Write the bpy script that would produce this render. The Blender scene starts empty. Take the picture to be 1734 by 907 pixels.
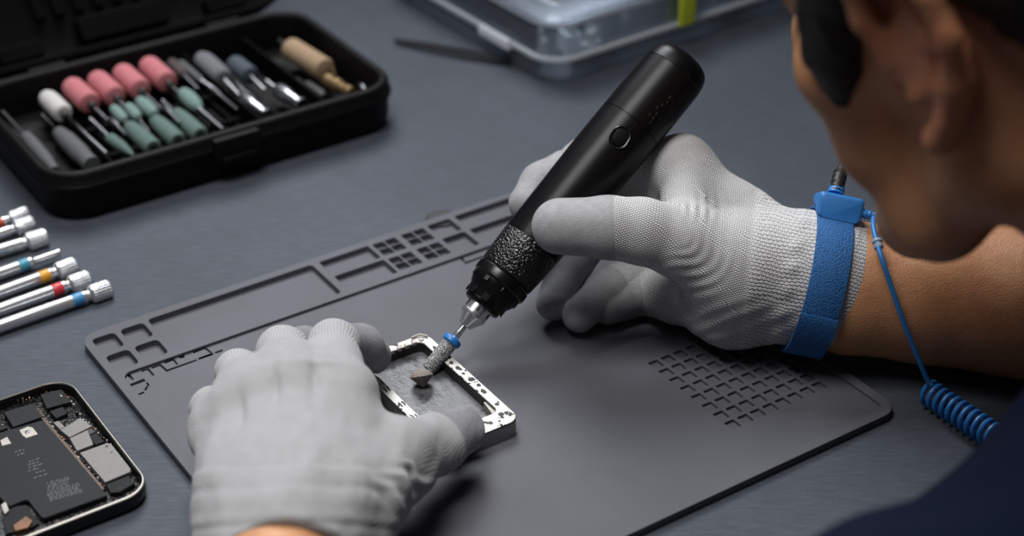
import bpy, math, random
import numpy as np
from mathutils import Matrix, Vector, noise as mnoise

random.seed(7)
SC = bpy.context.scene
COL = SC.collection
PI = math.pi
R = math.radians

# ------------------------------------------------------------------ survey of the place
# metres; the table top is z = 0; the repair mat lies turned 33.9 degrees on it
IMG_W, IMG_H, FPX, PITCH, CAM_H = 1734, 907, 2934.0, R(32.3), 0.5
FWD = Vector((0, math.cos(PITCH), -math.sin(PITCH)))
RGT = Vector((1, 0, 0))
UPV = RGT.cross(FWD)
CAM = -FWD * (CAM_H / math.sin(PITCH))
YAW = R(33.9)


def at_depth(px, py, d):
    """the point of the place seen at this spot of the photograph, d metres deep"""
    return CAM + (FWD + RGT * ((px - IMG_W / 2) / FPX) - UPV * ((py - IMG_H / 2) / FPX)) * d


def at_height(px, py, z):
    v = FWD + RGT * ((px - IMG_W / 2) / FPX) - UPV * ((py - IMG_H / 2) / FPX)
    return CAM + v * ((z - CAM.z) / v.z)


def mat_xy(u, v, z=0.0):
    """u runs along the mat's long edge, v towards its back edge"""
    c, s = math.cos(YAW), math.sin(YAW)
    return Vector((u * c - v * s, u * s + v * c, z))


def uv_of(p):
    c, s = math.cos(YAW), math.sin(YAW)
    return (p.x * c + p.y * s, -p.x * s + p.y * c)


def seen_uv(px, py, z):
    return uv_of(at_height(px, py, z))


def frame_at(u, v, z=0.0, turn=0.0):
    return Matrix.Translation(mat_xy(u, v, z)) @ Matrix.Rotation(YAW + turn, 4, 'Z')


# ------------------------------------------------------------------ materials
def lin(c):
    if isinstance(c, str):
        c = [int(c[i:i + 2], 16) / 255 for i in (0, 2, 4)]
    return tuple((x / 12.92 if x <= .04045 else ((x + .055) / 1.055) ** 2.4) for x in c)


MATS = {}


class NT:
    def __init__(self, name):
        self.m = bpy.data.materials.new(name)
        self.m.use_nodes = True
        self.t = self.m.node_tree
        self.b = self.t.nodes['Principled BSDF']
        self.out = self.t.nodes['Material Output']

    def n(self, kind, **kw):
        nd = self.t.nodes.new(kind)
        for k, v in kw.items():
            if k in nd.inputs.keys():
                nd.inputs[k].default_value = v
            else:
                setattr(nd, k, v)
        return nd

    def l(self, a, b):
        self.t.links.new(a, b)

    def coords(self, scale=(1, 1, 1), rot=(0, 0, 0), kind='Object'):
        tc = self.n('ShaderNodeTexCoord')
        mp = self.n('ShaderNodeMapping')
        mp.inputs['Scale'].default_value = scale
        mp.inputs['Rotation'].default_value = rot
        self.l(tc.outputs[kind], mp.inputs['Vector'])
        return mp.outputs['Vector']

    def ramp(self, fac, stops):
        r = self.n('ShaderNodeValToRGB')
        el = r.color_ramp.elements
        while len(el) < len(stops):
            el.new(0.5)
        for e, (p, c) in zip(el, stops):
            e.position = p
            e.color = (*c, 1) if len(c) == 3 else c
        self.l(fac, r.inputs['Fac'])
        return r.outputs['Color']

    def math(self, op, a, b=None, clamp=False):
        m = self.n('ShaderNodeMath', operation=op)
        m.use_clamp = clamp
        for i, x in enumerate((a, b)):
            if x is None:
                continue
            if isinstance(x, (int, float)):
                m.inputs[i].default_value = x
            else:
                self.l(x, m.inputs[i])
        return m.outputs[0]

    def mix(self, fac, a, b):
        m = self.n('ShaderNodeMix', data_type='RGBA')
        if isinstance(fac, (int, float)):
            m.inputs[0].default_value = fac
        else:
            self.l(fac, m.inputs[0])
        for i, x in ((6, a), (7, b)):
            if isinstance(x, (tuple, list)):
                m.inputs[i].default_value = (*x[:3], 1)
            else:
                self.l(x, m.inputs[i])
        return m.outputs[2]

    def bump(self, height, dist=.001, strength=1.0, normal=None):
        b = self.n('ShaderNodeBump')
        b.inputs['Strength'].default_value = abs(strength)
        b.invert = strength < 0
        b.inputs['Distance'].default_value = dist
        self.l(height, b.inputs['Height'])
        if normal is not None:
            self.l(normal, b.inputs['Normal'])
        return b.outputs['Normal']

    def noise(self, vec, scale, detail=3, rough=.5):
        nn = self.n('ShaderNodeTexNoise')
        nn.inputs['Scale'].default_value = scale
        nn.inputs['Detail'].default_value = detail
        nn.inputs['Roughness'].default_value = rough
        self.l(vec, nn.inputs['Vector'])
        return nn.outputs['Fac']


def M(name, color, rough=.5, metal=0.0, var=0.0, var_scale=200.0, bump=0.0, bump_scale=800.0, rough_var=0.0, spec=None, coat=0.0, stretch=(1, 1, 1), rot=(0, 0, 0)):
    """a plain procedural material: colour mottled by noise, fine bump, uneven gloss"""
    if name in MATS:
        return MATS[name]
    t = NT(name)
    c = lin(color)
    b = t.b
    b.inputs['Roughness'].default_value = rough
    b.inputs['Metallic'].default_value = metal
    b.inputs['Coat Weight'].default_value = coat
    if spec is not None:
        b.inputs['Specular IOR Level'].default_value = spec
    vec = t.coords(stretch, rot)
    nz = t.noise(vec, var_scale, 4, .6)
    lo = tuple(max(0, x * (1 - var)) for x in c)
    hi = tuple(min(1, x * (1 + var)) for x in c)
    t.l(t.ramp(nz, [(.3, lo), (.7, hi)]), b.inputs['Base Color'])
    if rough_var:
        t.l(t.math('MULTIPLY_ADD', nz, rough_var), b.inputs['Roughness'])
        t.t.nodes[-1].inputs[2].default_value = rough - rough_var / 2
    if bump:
        t.l(t.bump(t.noise(vec, bump_scale, 3, .6), bump), b.inputs['Normal'])
    MATS[name] = t.m
    return t.m


# ------------------------------------------------------------------ mesh building
class MB:
    """collects lofts, lathes, tubes and prisms into one mesh"""

    def __init__(self):
        self.v, self.f, self.mi, self.cur = [], [], [], 0

    def add(self, verts, faces, M4=None):
        o = len(self.v)
        for p in verts:
            p = Vector(p)
            self.v.append(M4 @ p if M4 is not None else p)
        for f in faces:
            self.f.append(tuple(o + i for i in f))
            self.mi.append(self.cur)
        return self

    def loft(self, rings, cap0=True, cap1=True, M4=None, loop=False):
        n = len(rings[0])
        vs = [p for r in rings for p in r]
        fs = []
        k = len(rings)
        for i in range(k if loop else k - 1):
            a, b = i * n, ((i + 1) % k) * n
            for j in range(n):
                j2 = (j + 1) % n
                fs.append((a + j, a + j2, b + j2, b + j))
        if not loop:
            if cap0:
                fs.append(tuple(range(n - 1, -1, -1)))
            if cap1:
                fs.append(tuple((k - 1) * n + j for j in range(n)))
        return self.add(vs, fs, M4)

    def lathe(self, prof, n=24, M4=None, cap0=True, cap1=True, sx=1.0, sy=1.0):
        """prof = [(radius, z)...] about local z"""
        rings = [[(max(r, 1e-5) * sx * math.cos(2 * PI * j / n), max(r, 1e-5) * sy * math.sin(2 * PI * j / n), z) for j in range(n)] for r, z in prof]
        return self.loft(rings, cap0, cap1, M4)

    def tube(self, pts, rad, n=12, M4=None, cap=True):
        pts = [Vector(p) for p in pts]
        rs = rad if isinstance(rad, (list, tuple)) else [rad] * len(pts)
        t0 = (pts[1] - pts[0]).normalized()
        nrm = t0.orthogonal().normalized()
        rings = []
        for i, p in enumerate(pts):
            a = pts[max(i - 1, 0)]
            b = pts[min(i + 1, len(pts) - 1)]
            t = (b - a).normalized()
            nrm = (nrm - t * nrm.dot(t)).normalized()
            bn = t.cross(nrm)
            rings.append([p + (nrm * math.cos(2 * PI * j / n) + bn * math.sin(2 * PI * j / n)) * rs[i] for j in range(n)])
        return self.loft(rings, cap, cap, M4)

    def rr(self, cx, cy, w, d, r, levels, n=6, M4=None, cap0=True, cap1=True):
        """loft of rounded rectangles; levels = [(z, inset)...]"""
        rings = []
        for z, ins in levels:
            rings.append([(x, y, z) for x, y in rrect(cx, cy, w - 2 * ins, d - 2 * ins, max(r - ins, .0002), n)])
        return self.loft(rings, cap0, cap1, M4)

    def box(self, x0, x1, y0, y1, z0, z1, bev=.0004, M4=None, r=None):
        w, d = x1 - x0, y1 - y0
        bev = min(bev, w * .3, d * .3, (z1 - z0) * .3)
        return self.rr((x0 + x1) / 2, (y0 + y1) / 2, w, d, r if r else bev * 1.2, [(z0, bev), (z0 + bev, 0), (z1 - bev, 0), (z1, bev)], 3 if not r else 6, M4)

    def prism(self, poly, z0, z1, bev=.0002, M4=None):
        """poly = [(x, y)...] counter-clockwise or not, straight walls, a slightly drawn-in top"""
        a = sum(poly[i][0] * poly[(i + 1) % len(poly)][1] - poly[(i + 1) % len(poly)][0] * poly[i][1] for i in range(len(poly)))
        if a < 0:
            poly = poly[::-1]
        cx = sum(p[0] for p in poly) / len(poly)
        cy = sum(p[1] for p in poly) / len(poly)

        def ins(q, e):
            l = math.hypot(q[0] - cx, q[1] - cy)
            s = max(0, 1 - e / max(l, 1e-6))
            return (cx + (q[0] - cx) * s, cy + (q[1] - cy) * s)
        return self.loft([[(x, y, z0) for x, y in poly], [(x, y, z1 - bev) for x, y in poly], [(*ins(q, bev), z1) for q in poly]], True, True, M4)

    def mesh(self, name):
        me = bpy.data.meshes.new(name)
        me.from_pydata([tuple(p) for p in self.v], [], self.f)
        me.polygons.foreach_set('material_index', self.mi)
        return me


def rrect(cx, cy, w, d, r, n=6):
    r = min(r, w / 2 - 1e-5, d / 2 - 1e-5)
    out = []
    for qx, qy, a0 in ((1, 1, 0), (-1, 1, 90), (-1, -1, 180), (1, -1, 270)):
        for k in range(n + 1):
            a = R(a0 + 90 * k / n)
            out.append((cx + qx * (w / 2 - r) + r * math.cos(a), cy + qy * (d / 2 - r) + r * math.sin(a)))
    return out


def smooth_path(pts, n=8):
    """Catmull-Rom through the points"""
    P = [Vector(p) for p in pts]
    out = []
    for i in range(len(P) - 1):
        p0, p1, p2, p3 = P[max(i - 1, 0)], P[i], P[i + 1], P[min(i + 2, len(P) - 1)]
        for k in range(n):
            t = k / n
            out.append(.5 * ((2 * p1) + (p2 - p0) * t + (2 * p0 - 5 * p1 + 4 * p2 - p3) * t * t + (3 * p1 - p0 - 3 * p2 + p3) * t ** 3))
    out.append(P[-1])
    return out


def along(a, b, roll=0.0):
    """matrix whose z axis runs from a towards b, placed at a"""
    a, b = Vector(a), Vector(b)
    q = (b - a).to_track_quat('Z', 'Y')
    return Matrix.Translation(a) @ q.to_matrix().to_4x4() @ Matrix.Rotation(roll, 4, 'Z')


# ------------------------------------------------------------------ scene objects
ROOTM = {}


def props(o, label=None, cat=None, group=None, kind=None):
    if label: o['label'] = label
    if cat: o['category'] = cat
    if group: o['group'] = group
    if kind: o['kind'] = kind
    return o


def thing(name, label, cat, Mx=None, group=None, kind=None):
    o = bpy.data.objects.new(name, None)
    o.empty_display_size = .01
    COL.objects.link(o)
    Mx = Mx if Mx is not None else Matrix()
    o.matrix_world = Mx
    ROOTM[o.name] = Mx.copy()
    return props(o, label, cat, group, kind)


def root_matrix(o):
    while o.parent is not None:
        o = o.parent
    return ROOTM.get(o.name, Matrix())


def obj(name, mb, mats, parent=None, world=False, sharp=35, label=None, mesh=None):
    me = mesh if mesh is not None else mb.mesh(name)
    if world and parent is not None:
        me.transform(root_matrix(parent).inverted())
    for m in (mats if isinstance(mats, (list, tuple)) else [mats]):
        me.materials.append(m)
    me.polygons.foreach_set('use_smooth', [True] * len(me.polygons))
    if sharp:
        me.set_sharp_from_angle(angle=R(sharp))
    me.update()
    o = bpy.data.objects.new(name, me)
    COL.objects.link(o)
    if parent is not None:
        o.parent = parent
    if label:
        o['label'] = label
    return o


def dup(root, Mx, label=None):
    r = root.copy()
    COL.objects.link(r)
    r.matrix_world = Mx
    ROOTM[r.name] = Mx.copy()
    if label: r['label'] = label
    for ch in list(root.children):
        c = ch.copy()
        COL.objects.link(c)
        c.parent = r
        for g in list(ch.children):
            d = g.copy()
            COL.objects.link(d)
            d.parent = c
    return r


# ------------------------------------------------------------------ soft bodies from distance fields
class Field:
    def __init__(self, lo, hi, step):
        self.lo = np.array(lo, float)
        self.h = step
        self.n = [int(math.ceil((b - a) / step)) + 1 for a, b in zip(lo, hi)]
        self.ax = [(self.lo[i] + np.arange(self.n[i]) * step).astype(np.float32) for i in range(3)]
        self.val = np.full(self.n, 1.0, np.float32)

    def window(self, lo, hi):
        s = []
        for i in range(3):
            a = max(0, int((lo[i] - self.lo[i]) / self.h))
            b = min(self.n[i], int((hi[i] - self.lo[i]) / self.h) + 2)
            if b <= a:
                return None
            s.append(slice(a, b))
        return tuple(s)

    def pts(self, w):
        return self.ax[0][w[0]][:, None, None], self.ax[1][w[1]][None, :, None], self.ax[2][w[2]][None, None, :]

    def put(self, w, d, k):
        a = self.val[w]
        if k <= 0:
            self.val[w] = np.minimum(a, d)
        else:
            h = np.maximum(k - np.abs(a - d), 0) / k
            self.val[w] = np.minimum(a, d) - h * h * k * .25

    def cone(self, a, b, ra, rb, k=.004):
        a, b = np.array(a, float), np.array(b, float)
        m = max(ra, rb) + k + 4 * self.h
        w = self.window(np.minimum(a, b) - m, np.maximum(a, b) + m)
        if w is None:
            return self
        x, y, z = self.pts(w)
        ab = b - a
        L = max(float(ab @ ab), 1e-12)
        t = np.clip(((x - a[0]) * ab[0] + (y - a[1]) * ab[1] + (z - a[2]) * ab[2]) / L, 0, 1)
        d = np.sqrt((x - a[0] - t * ab[0]) ** 2 + (y - a[1] - t * ab[1]) ** 2 + (z - a[2] - t * ab[2]) ** 2) - (ra + (rb - ra) * t)
        self.put(w, d.astype(np.float32), k)
        return self

    def chain(self, pts, rs, k=.004):
        for i in range(len(pts) - 1):
            self.cone(pts[i], pts[i + 1], rs[i], rs[i + 1], k)
        return self

    def ell(self, c, rad, k=.006, rot=None, carve=False):
        """ellipsoid; rot = 3x3 with the axes as rows"""
        c = np.array(c, float)
        m = max(rad) + k + 4 * self.h
        w = self.window(c - m, c + m)
        if w is None:
            return self
        x, y, z = self.pts(w)
        x, y, z = x - c[0], y - c[1], z - c[2]
        if rot is not None:
            x, y, z = (rot[i][0] * x + rot[i][1] * y + rot[i][2] * z for i in range(3))
        k0 = np.sqrt((x / rad[0]) ** 2 + (y / rad[1]) ** 2 + (z / rad[2]) ** 2)
        k1 = np.sqrt((x / rad[0] ** 2) ** 2 + (y / rad[1] ** 2) ** 2 + (z / rad[2] ** 2) ** 2) + 1e-9
        d = (k0 * (k0 - 1) / k1).astype(np.float32)
        if carve:
            a, d = self.val[w], -d
            h = np.maximum(k - np.abs(a - d), 0) / max(k, 1e-6)
            self.val[w] = np.maximum(a, d) + h * h * k * .25
        else:
            self.put(w, d, k)
        return self

    def merge(self, other, k):
        self.put((slice(None),) * 3, other.val, k)
        return self

    def cut(self, p, nrm, k=0.0):
        """keeps the side the normal points away from"""
        p, nrm = np.array(p, float), np.array(nrm, float)
        nrm = nrm / np.linalg.norm(nrm)
        w = (slice(None),) * 3
        x, y, z = self.pts(w)
        d = ((x - p[0]) * nrm[0] + (y - p[1]) * nrm[1] + (z - p[2]) * nrm[2]).astype(np.float32)
        a = self.val
        if k > 0:
            h = np.maximum(k - np.abs(a - d), 0) / k
            self.val = np.maximum(a, d) + h * h * k * .25
        else:
            self.val = np.maximum(a, d)
        return self

    def surface(self):
        """naive surface nets: vertices and quads"""
        F = self.val
        n = self.n
        ins = F < 0
        idx = -np.ones([n[0] - 1, n[1] - 1, n[2] - 1], np.int64)
        corners = [(i, j, k) for i in (0, 1) for j in (0, 1) for k in (0, 1)]

        def sl(c):
            return tuple(slice(c[a], n[a] - 1 + c[a]) for a in range(3))
        cnt = np.zeros(idx.shape, np.int8)
        for c in corners:
            cnt += ins[sl(c)]
        cells = np.argwhere((cnt > 0) & (cnt < 8))
        idx[tuple(cells.T)] = np.arange(len(cells))
        acc = np.zeros((len(cells), 3))
        num = np.zeros(len(cells))
        for c in corners:
            for a in range(3):
                if c[a] == 0:
                    d = list(c)
                    d[a] = 1
                    fa = F[tuple((cells + c).T)]
                    fb = F[tuple((cells + d).T)]
                    m = (fa < 0) != (fb < 0)
                    t = fa[m] / (fa[m] - fb[m])
                    p = np.tile(np.array(c, float), (m.sum(), 1))
                    p[:, a] = t
                    acc[m] += p
                    num[m] += 1
        verts = self.lo + (cells + acc / num[:, None]) * self.h
        quads = []
        for a in range(3):
            b, c = (a + 1) % 3, (a + 2) % 3
            s0 = [slice(None)] * 3
            s1 = [slice(None)] * 3
            s0[a] = slice(0, n[a] - 1)
            s1[a] = slice(1, n[a])
            s0[b] = s1[b] = slice(1, n[b] - 1)
            s0[c] = s1[c] = slice(1, n[c] - 1)
            A, B = ins[tuple(s0)], ins[tuple(s1)]
            e = np.argwhere(A != B)
            flip = A[tuple(e.T)]
            e[:, b] += 1
            e[:, c] += 1
            q = []
            for db, dc in ((1, 1), (0, 1), (0, 0), (1, 0)):
                g = e.copy()
                g[:, b] -= db
                g[:, c] -= dc
                q.append(idx[tuple(g.T)])
            q = np.stack(q, 1)
            q[~flip] = q[~flip][:, ::-1]
            quads.append(q)
        quads = np.concatenate(quads)
        return verts, quads[(quads >= 0).all(1)]


def np_mesh(name, v, q):
    me = bpy.data.meshes.new(name)
    me.vertices.add(len(v))
    me.vertices.foreach_set('co', np.asarray(v, np.float32).ravel())
    me.loops.add(len(q) * 4)
    me.loops.foreach_set('vertex_index', np.asarray(q, np.int32).ravel())
    me.polygons.add(len(q))
    me.polygons.foreach_set('loop_start', np.arange(0, len(q) * 4, 4, dtype=np.int32))
    me.update(calc_edges=True)
    me.validate()
    return me


def vnormals(v, q):
    nrm = np.cross(v[q[:, 2]] - v[q[:, 0]], v[q[:, 3]] - v[q[:, 1]])
    out = np.zeros_like(v)
    for i in range(4):
        np.add.at(out, q[:, i], nrm)
    return out / (np.linalg.norm(out, axis=1, keepdims=True) + 1e-12)


def attr(me, name, vals):
    a = me.attributes.new(name, 'FLOAT', 'POINT')
    a.data.foreach_set('value', np.asarray(vals, np.float32))


def seg_dist(v, a, b):
    a, b = np.array(a, float), np.array(b, float)
    ab = b - a
    t = np.clip(((v - a) @ ab) / (ab @ ab), 0, 1)
    return np.linalg.norm(v - a - t[:, None] * ab, axis=1), t

# ------------------------------------------------------------------ camera
cd = bpy.data.cameras.new('camera')
cd.sensor_width = 36
cd.lens = FPX / IMG_W * 36
cd.clip_start = .01
cd.dof.use_dof = True
cd.dof.focus_distance = .825
cd.dof.aperture_fstop = (cd.lens / 1000) / .0115
cam = bpy.data.objects.new('camera', cd)
COL.objects.link(cam)
cam.matrix_world = Matrix.Translation(CAM) @ Matrix((RGT, UPV, -FWD)).transposed().to_4x4()
SC.camera = cam

vs = SC.view_settings
vs.view_transform = 'Standard'
vs.look = 'None'
vs.gamma = 1
vs.use_curve_mapping = False
vs.exposure = 0.0
SC.cycles.use_denoising = True
SC.cycles.max_bounces = 8
SC.cycles.transparent_max_bounces = 24

# ------------------------------------------------------------------ light: a big soft window at the back left, dim room
w = bpy.data.worlds.new('room_light')
SC.world = w
w.use_nodes = True
wb = w.node_tree.nodes['Background']
wb.inputs['Color'].default_value = (.80, .86, .95, 1)
wb.inputs['Strength'].default_value = .062


def area(name, loc, target, size, power, color, size_y=None):
    l = bpy.data.lights.new(name, 'AREA')
    l.energy = power
    l.color = color
    l.size = size
    if size_y:
        l.shape = 'RECTANGLE'
        l.size_y = size_y
    o = bpy.data.objects.new(name, l)
    COL.objects.link(o)
    o.matrix_world = along(loc, Vector(loc) * 2 - Vector(target))
    return o


area('window_light', (-.22, .60, .95), (-.12, -.08, 0), .48, 2.8, (.96, .98, 1.0), .6).data.spread = R(76)
fill = area('front_fill', (-.20, -.26, 1.0), (-.06, -.16, 0), .42, 1.85, (1.0, .985, .96))  # added fill light from the viewer's side, not a lamp of the place
fill.data.spread = R(80)

# ------------------------------------------------------------------ table
t = NT('slate_board')
vec = t.coords((1, 1, 1))
big = t.noise(vec, 9, 4, .55)
st = t.coords((14, 110, 40), (0, 0, R(-24)))
grain = t.noise(st, 6, 5, .6)
fine = t.noise(vec, 900, 2, .6)
g = t.math('ADD', t.math('MULTIPLY', grain, .62), t.math('MULTIPLY', big, .38))
t.l(t.ramp(g, [(.3, lin('3b4048')), (.52, lin('474c55')), (.72, lin('545962'))]), t.b.inputs['Base Color'])
t.b.inputs['Roughness'].default_value = .62
t.b.inputs['Specular IOR Level'].default_value = .22
t.l(t.bump(t.math('ADD', t.math('MULTIPLY', grain, .7), t.math('MULTIPLY', fine, .5)), .0009, .55), t.b.inputs['Normal'])
MATS['slate'] = t.m
table = thing('table', 'dark slate-grey work table carrying all the tools', 'table')
mb = MB()
mb.box(-1.05, .46, -.66, .80, -.028, 0, .003)
obj('tabletop', mb, MATS['slate'], table)
for x in (-.99, .40):
    for y in (-.60, .74):
        mb = MB()
        mb.box(x - .03, x + .03, y - .03, y + .03, -.75, -.028, .002)
        obj('leg', mb, M('table_leg_black', '1b1c1e', .5, .6), table)

# ------------------------------------------------------------------ repair mat
t = NT('mat_silicone')
vec = t.coords()
t.l(t.ramp(t.noise(vec, 14, 4, .5), [(.3, lin('4f5056')), (.7, lin('595a61'))]), t.b.inputs['Base Color'])
t.b.inputs['Roughness'].default_value = .55
t.b.inputs['Specular IOR Level'].default_value = .22
t.l(t.bump(t.noise(vec, 2500, 2, .5), .0002, .4), t.b.inputs['Normal'])
MATS['silicone'] = t.m


def sheet(outer, holes, z0, z1, bev):
    """a flat sheet with holes punched through it and softened edges"""
    cu = bpy.data.curves.new('sheet', 'CURVE')
    cu.dimensions = '2D'
    cu.fill_mode = 'BOTH'
    cu.extrude = (z1 - z0) / 2 - bev
    cu.bevel_depth = bev
    cu.bevel_resolution = 1
    cu.offset = -bev
    for poly in [outer] + holes:
        s = cu.splines.new('POLY')
        s.points.add(len(poly) - 1)
        for p, (x, y) in zip(s.points, poly):
            p.co = (x, y, 0, 1)
        s.use_cyclic_u = True
    o = bpy.data.objects.new('sheet', cu)
    COL.objects.link(o)
    me = bpy.data.meshes.new_from_object(o.evaluated_get(bpy.context.evaluated_depsgraph_get()))
    me.transform(Matrix.Translation((0, 0, (z0 + z1) / 2)))
    bpy.data.objects.remove(o)
    return me


def rect(u0, u1, v0, v1, r=.001, n=4):
    return rrect((u0 + u1) / 2, (v0 + v1) / 2, u1 - u0, v1 - v0, r, n)


def from_zoom(pts, x0, y0, s, z):
    return [seen_uv(x0 + x * s, y0 + y * s, z) for x, y in pts]


U0, U1, V0, V1 = -.2215, .0795, -.2122, .0622
outer = rrect((U0 + U1) / 2, (V0 + V1) / 2, U1 - U0, V1 - V0, .010, 8)
trays = [rect(-.2170, -.2050, .0420, .0560, .0025), rect(-.2018, -.1893, .0420, .0560, .0025),
         rect(-.2170, -.2050, .0240, .0382, .0025), rect(-.2018, -.1893, .0240, .0382, .0025),
         rect(-.1862, -.0914, .0240, .0570, .0022),
         rect(-.0870, -.0568, .0425, .0568, .0012), rect(-.0870, -.0568, .0245, .0398, .0012),
         rect(-.0190, -.0045, .0430, .0568, .0012), rect(-.0195, -.0048, .0245, .0402, .0012),
         rect(-.0008, .0362, .0430, .0572, .0012), rect(-.0014, .0362, .0245, .0404, .0012), rect(.0400, .0740, .0245, .0572, .0018)]
for u, v in ((-.0543, .0430), (-.0362, .0430), (-.0547, .0255), (-.0368, .0255)):
    for i in (0, 1):
        for j in (0, 1):
            trays.append(rect(u + i * .0076, u + i * .0076 + .0066, v + j * .0071, v + j * .0071 + .0062, .0006, 3))
grid = [rect(.0040 + i * .0078, .0040 + i * .0078 + .0058, -.1787 + j * .00837, -.1787 + j * .00837 + .0060, .0005, 2) for i in range(8) for j in range(8)]
slots = [[(480, 650), (510, 636), (550, 690), (525, 702)], [(620, 602), (690, 582), (748, 650), (722, 660), (680, 602), (625, 620)],
         [(715, 572), (800, 540), (868, 596), (1150, 497), (1152, 513), (862, 618), (795, 562), (720, 590)],
         [(842, 522), (932, 490), (974, 545), (955, 554), (922, 510), (850, 540)], [(1165, 488), (1305, 437), (1308, 455), (1172, 504)],
         [(1325, 428), (1398, 402), (1400, 420), (1332, 444)], [(1115, 425), (1235, 380), (1305, 435), (1285, 444), (1230, 398), (1122, 442)],
         [(980, 468), (1030, 455), (1034, 482), (985, 490)], [(505, 738), (640, 683), (662, 706), (520, 758)],
         [(676, 716), (700, 742), (664, 800), (646, 790), (678, 744), (666, 726)], [(590, 828), (640, 806), (650, 820), (600, 842)]]
slots = [from_zoom(p, 130, 520, .17637, .003) for p in slots]
slots += [from_zoom(p, 400, 320, .28674, .003) for p in ([(1310, 392), (1322, 388), (1352, 422), (1340, 432)], [(1345, 432), (1460, 392), (1463, 402), (1352, 442)], [(1370, 372), (1430, 352), (1442, 364), (1382, 386)])]
main = rect(-.2161, .0742, -.2072, .0198, .005, 6)
layers = []
base = MB()
base.loft([[(x, y, z) for x, y in rrect((U0 + U1) / 2, (V0 + V1) / 2, U1 - U0 - 2 * i, V1 - V0 - 2 * i, .010, 8)] for z, i in ((.0001, .0005), (.0005, .0001), (.0014, .0001))])
layers.append(base.mesh('base'))
layers.append(sheet(outer, trays + grid + slots, .0012, .0030, .00015))
layers.append(sheet(outer, trays + [main], .0029, .0046, .00030))
import bmesh
bm = bmesh.new()
for me in layers:
    bm.from_mesh(me)
mat_me = bpy.data.meshes.new('repair_mat')
bm.to_mesh(mat_me)
bm.free()
mat = obj('repair_mat', None, MATS['silicone'], mesh=mat_me, sharp=40)
mat.matrix_world = frame_at(0, 0, 0)
ROOTM[mat.name] = mat.matrix_world.copy()
props(mat, 'grey silicone repair mat with moulded trays under both gloved hands', 'work mat')
tab = MB()
tab.lathe([(.0085, .0002), (.0092, .0006), (.0092, .0022), (.0085, .0027)], 32, Matrix.Translation((-.0050, V1 + .0008, 0)))
obj('hanging_tab', tab, M('black_rubber', '1c1d20', .6, bump=.0002), mat, label='black round tab')

# ------------------------------------------------------------------ open bit case
BLACK = M('case_black', '0a0a0b', .5, var=.12, spec=.14, bump=.0002, bump_scale=1500)
BLACK_IN = M('case_inside', '070708', .8, spec=.08, bump=.0002, bump_scale=1200)
CU0, CU1, CV0, CV1 = -.1905, .0375, .1715, .3150
ccx, ccy, cw, cdp = (CU0 + CU1) / 2, (CV0 + CV1) / 2, CU1 - CU0, CV1 - CV0
case = thing('bit_case', 'open black hard case of rotary tool bits behind the repair mat', 'tool case', frame_at(ccx, ccy))
mb = MB()
mb.rr(0, 0, cw, cdp, .026, [(.0002, .0075), (.0025, .0035), (.007, .0020), (.0190, .0018), (.0196, .0004), (.0205, 0), (.0228, 0), (.0236, .0010), (.0290, .0014), (.0305, .0026), (.0310, .0042),
                            (.0308, .0060), (.0295, .0070), (.0280, .0078), (.0120, .0092), (.0075, .0105), (.0060, .0140)], 10)
obj('tray', mb, BLACK, case, sharp=50)
mb = MB()
for x in (-.0690, .0260, .0690):
    mb.box(x - .0009, x + .0009, -cdp / 2 + .011, cdp / 2 - .011, .006, .0215, .0004)
    obj('divider', mb, BLACK_IN, case)
    mb = MB()
# ribbed rack that carries the shanks
for y in (-.024, .012, .046):
    mb.box(-.066, .024, y - .0018, y + .0018, .006, .0128, .0004)
for i in range(11):
    mb.box(-.064 + i * .0083, -.0615 + i * .0083, -.030, .050, .006, .0105, .0003)
obj('bit_rack', mb, BLACK_IN, case)
mb = MB()
lx, _ = seen_uv(400, 238, .025)
lx -= ccx
mb.rr(lx, -cdp / 2 - .0006, .030, .0060, .0018, [(.0130, .0012), (.0145, .0002), (.0270, 0), (.0290, .0010)], 5)
mb.box(lx - .011, lx + .011, -cdp / 2 - .0052, -cdp / 2 - .0030, .0145, .0185, .0006)
obj('latch', mb, BLACK, case)
# lid, hinged along the back edge and tipped open
HM = Matrix.Translation((0, cdp / 2 - .001, .030)) @ Matrix.Rotation(R(52), 4, 'X')
lid = MB()
lid.rr(0, .071, cw - .001, .138, .025, [(-.0200, .0080), (-.0190, .0030), (-.0150, .0012), (-.0010, .0006), (.0003, .0016), (.0003, .0044), (-.0030, .0060), (-.0140, .0080), (-.0165, .0110)], 10, HM)
lido = obj('lid', lid, BLACK_IN, case, sharp=50)
mb = MB()
for x in (-.070, .070):
    mb.box(x - .014, x + .014, .010, .020, -.0165, -.0060, .0008, HM)
mb.box(-.030, .030, .012, .028, -.0165, -.0075, .0012, HM)
for i in range(9):
    mb.box(-.052 + i * .013, -.046 + i * .013, .034, .060, -.0165, -.0130, .0005, HM)
obj('lid_insert', mb, BLACK_IN, lido)
mb = MB()
for x in (-.060, .060):
    mb.lathe([(.0026, -.012), (.003, -.0115), (.003, .0115), (.0026, .012)], 16, Matrix.Translation((x, cdp / 2 + .0008, .0285)) @ Matrix.Rotation(R(90), 4, 'Y'))
    obj('hinge', mb, BLACK, case)
    mb = MB()

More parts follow.
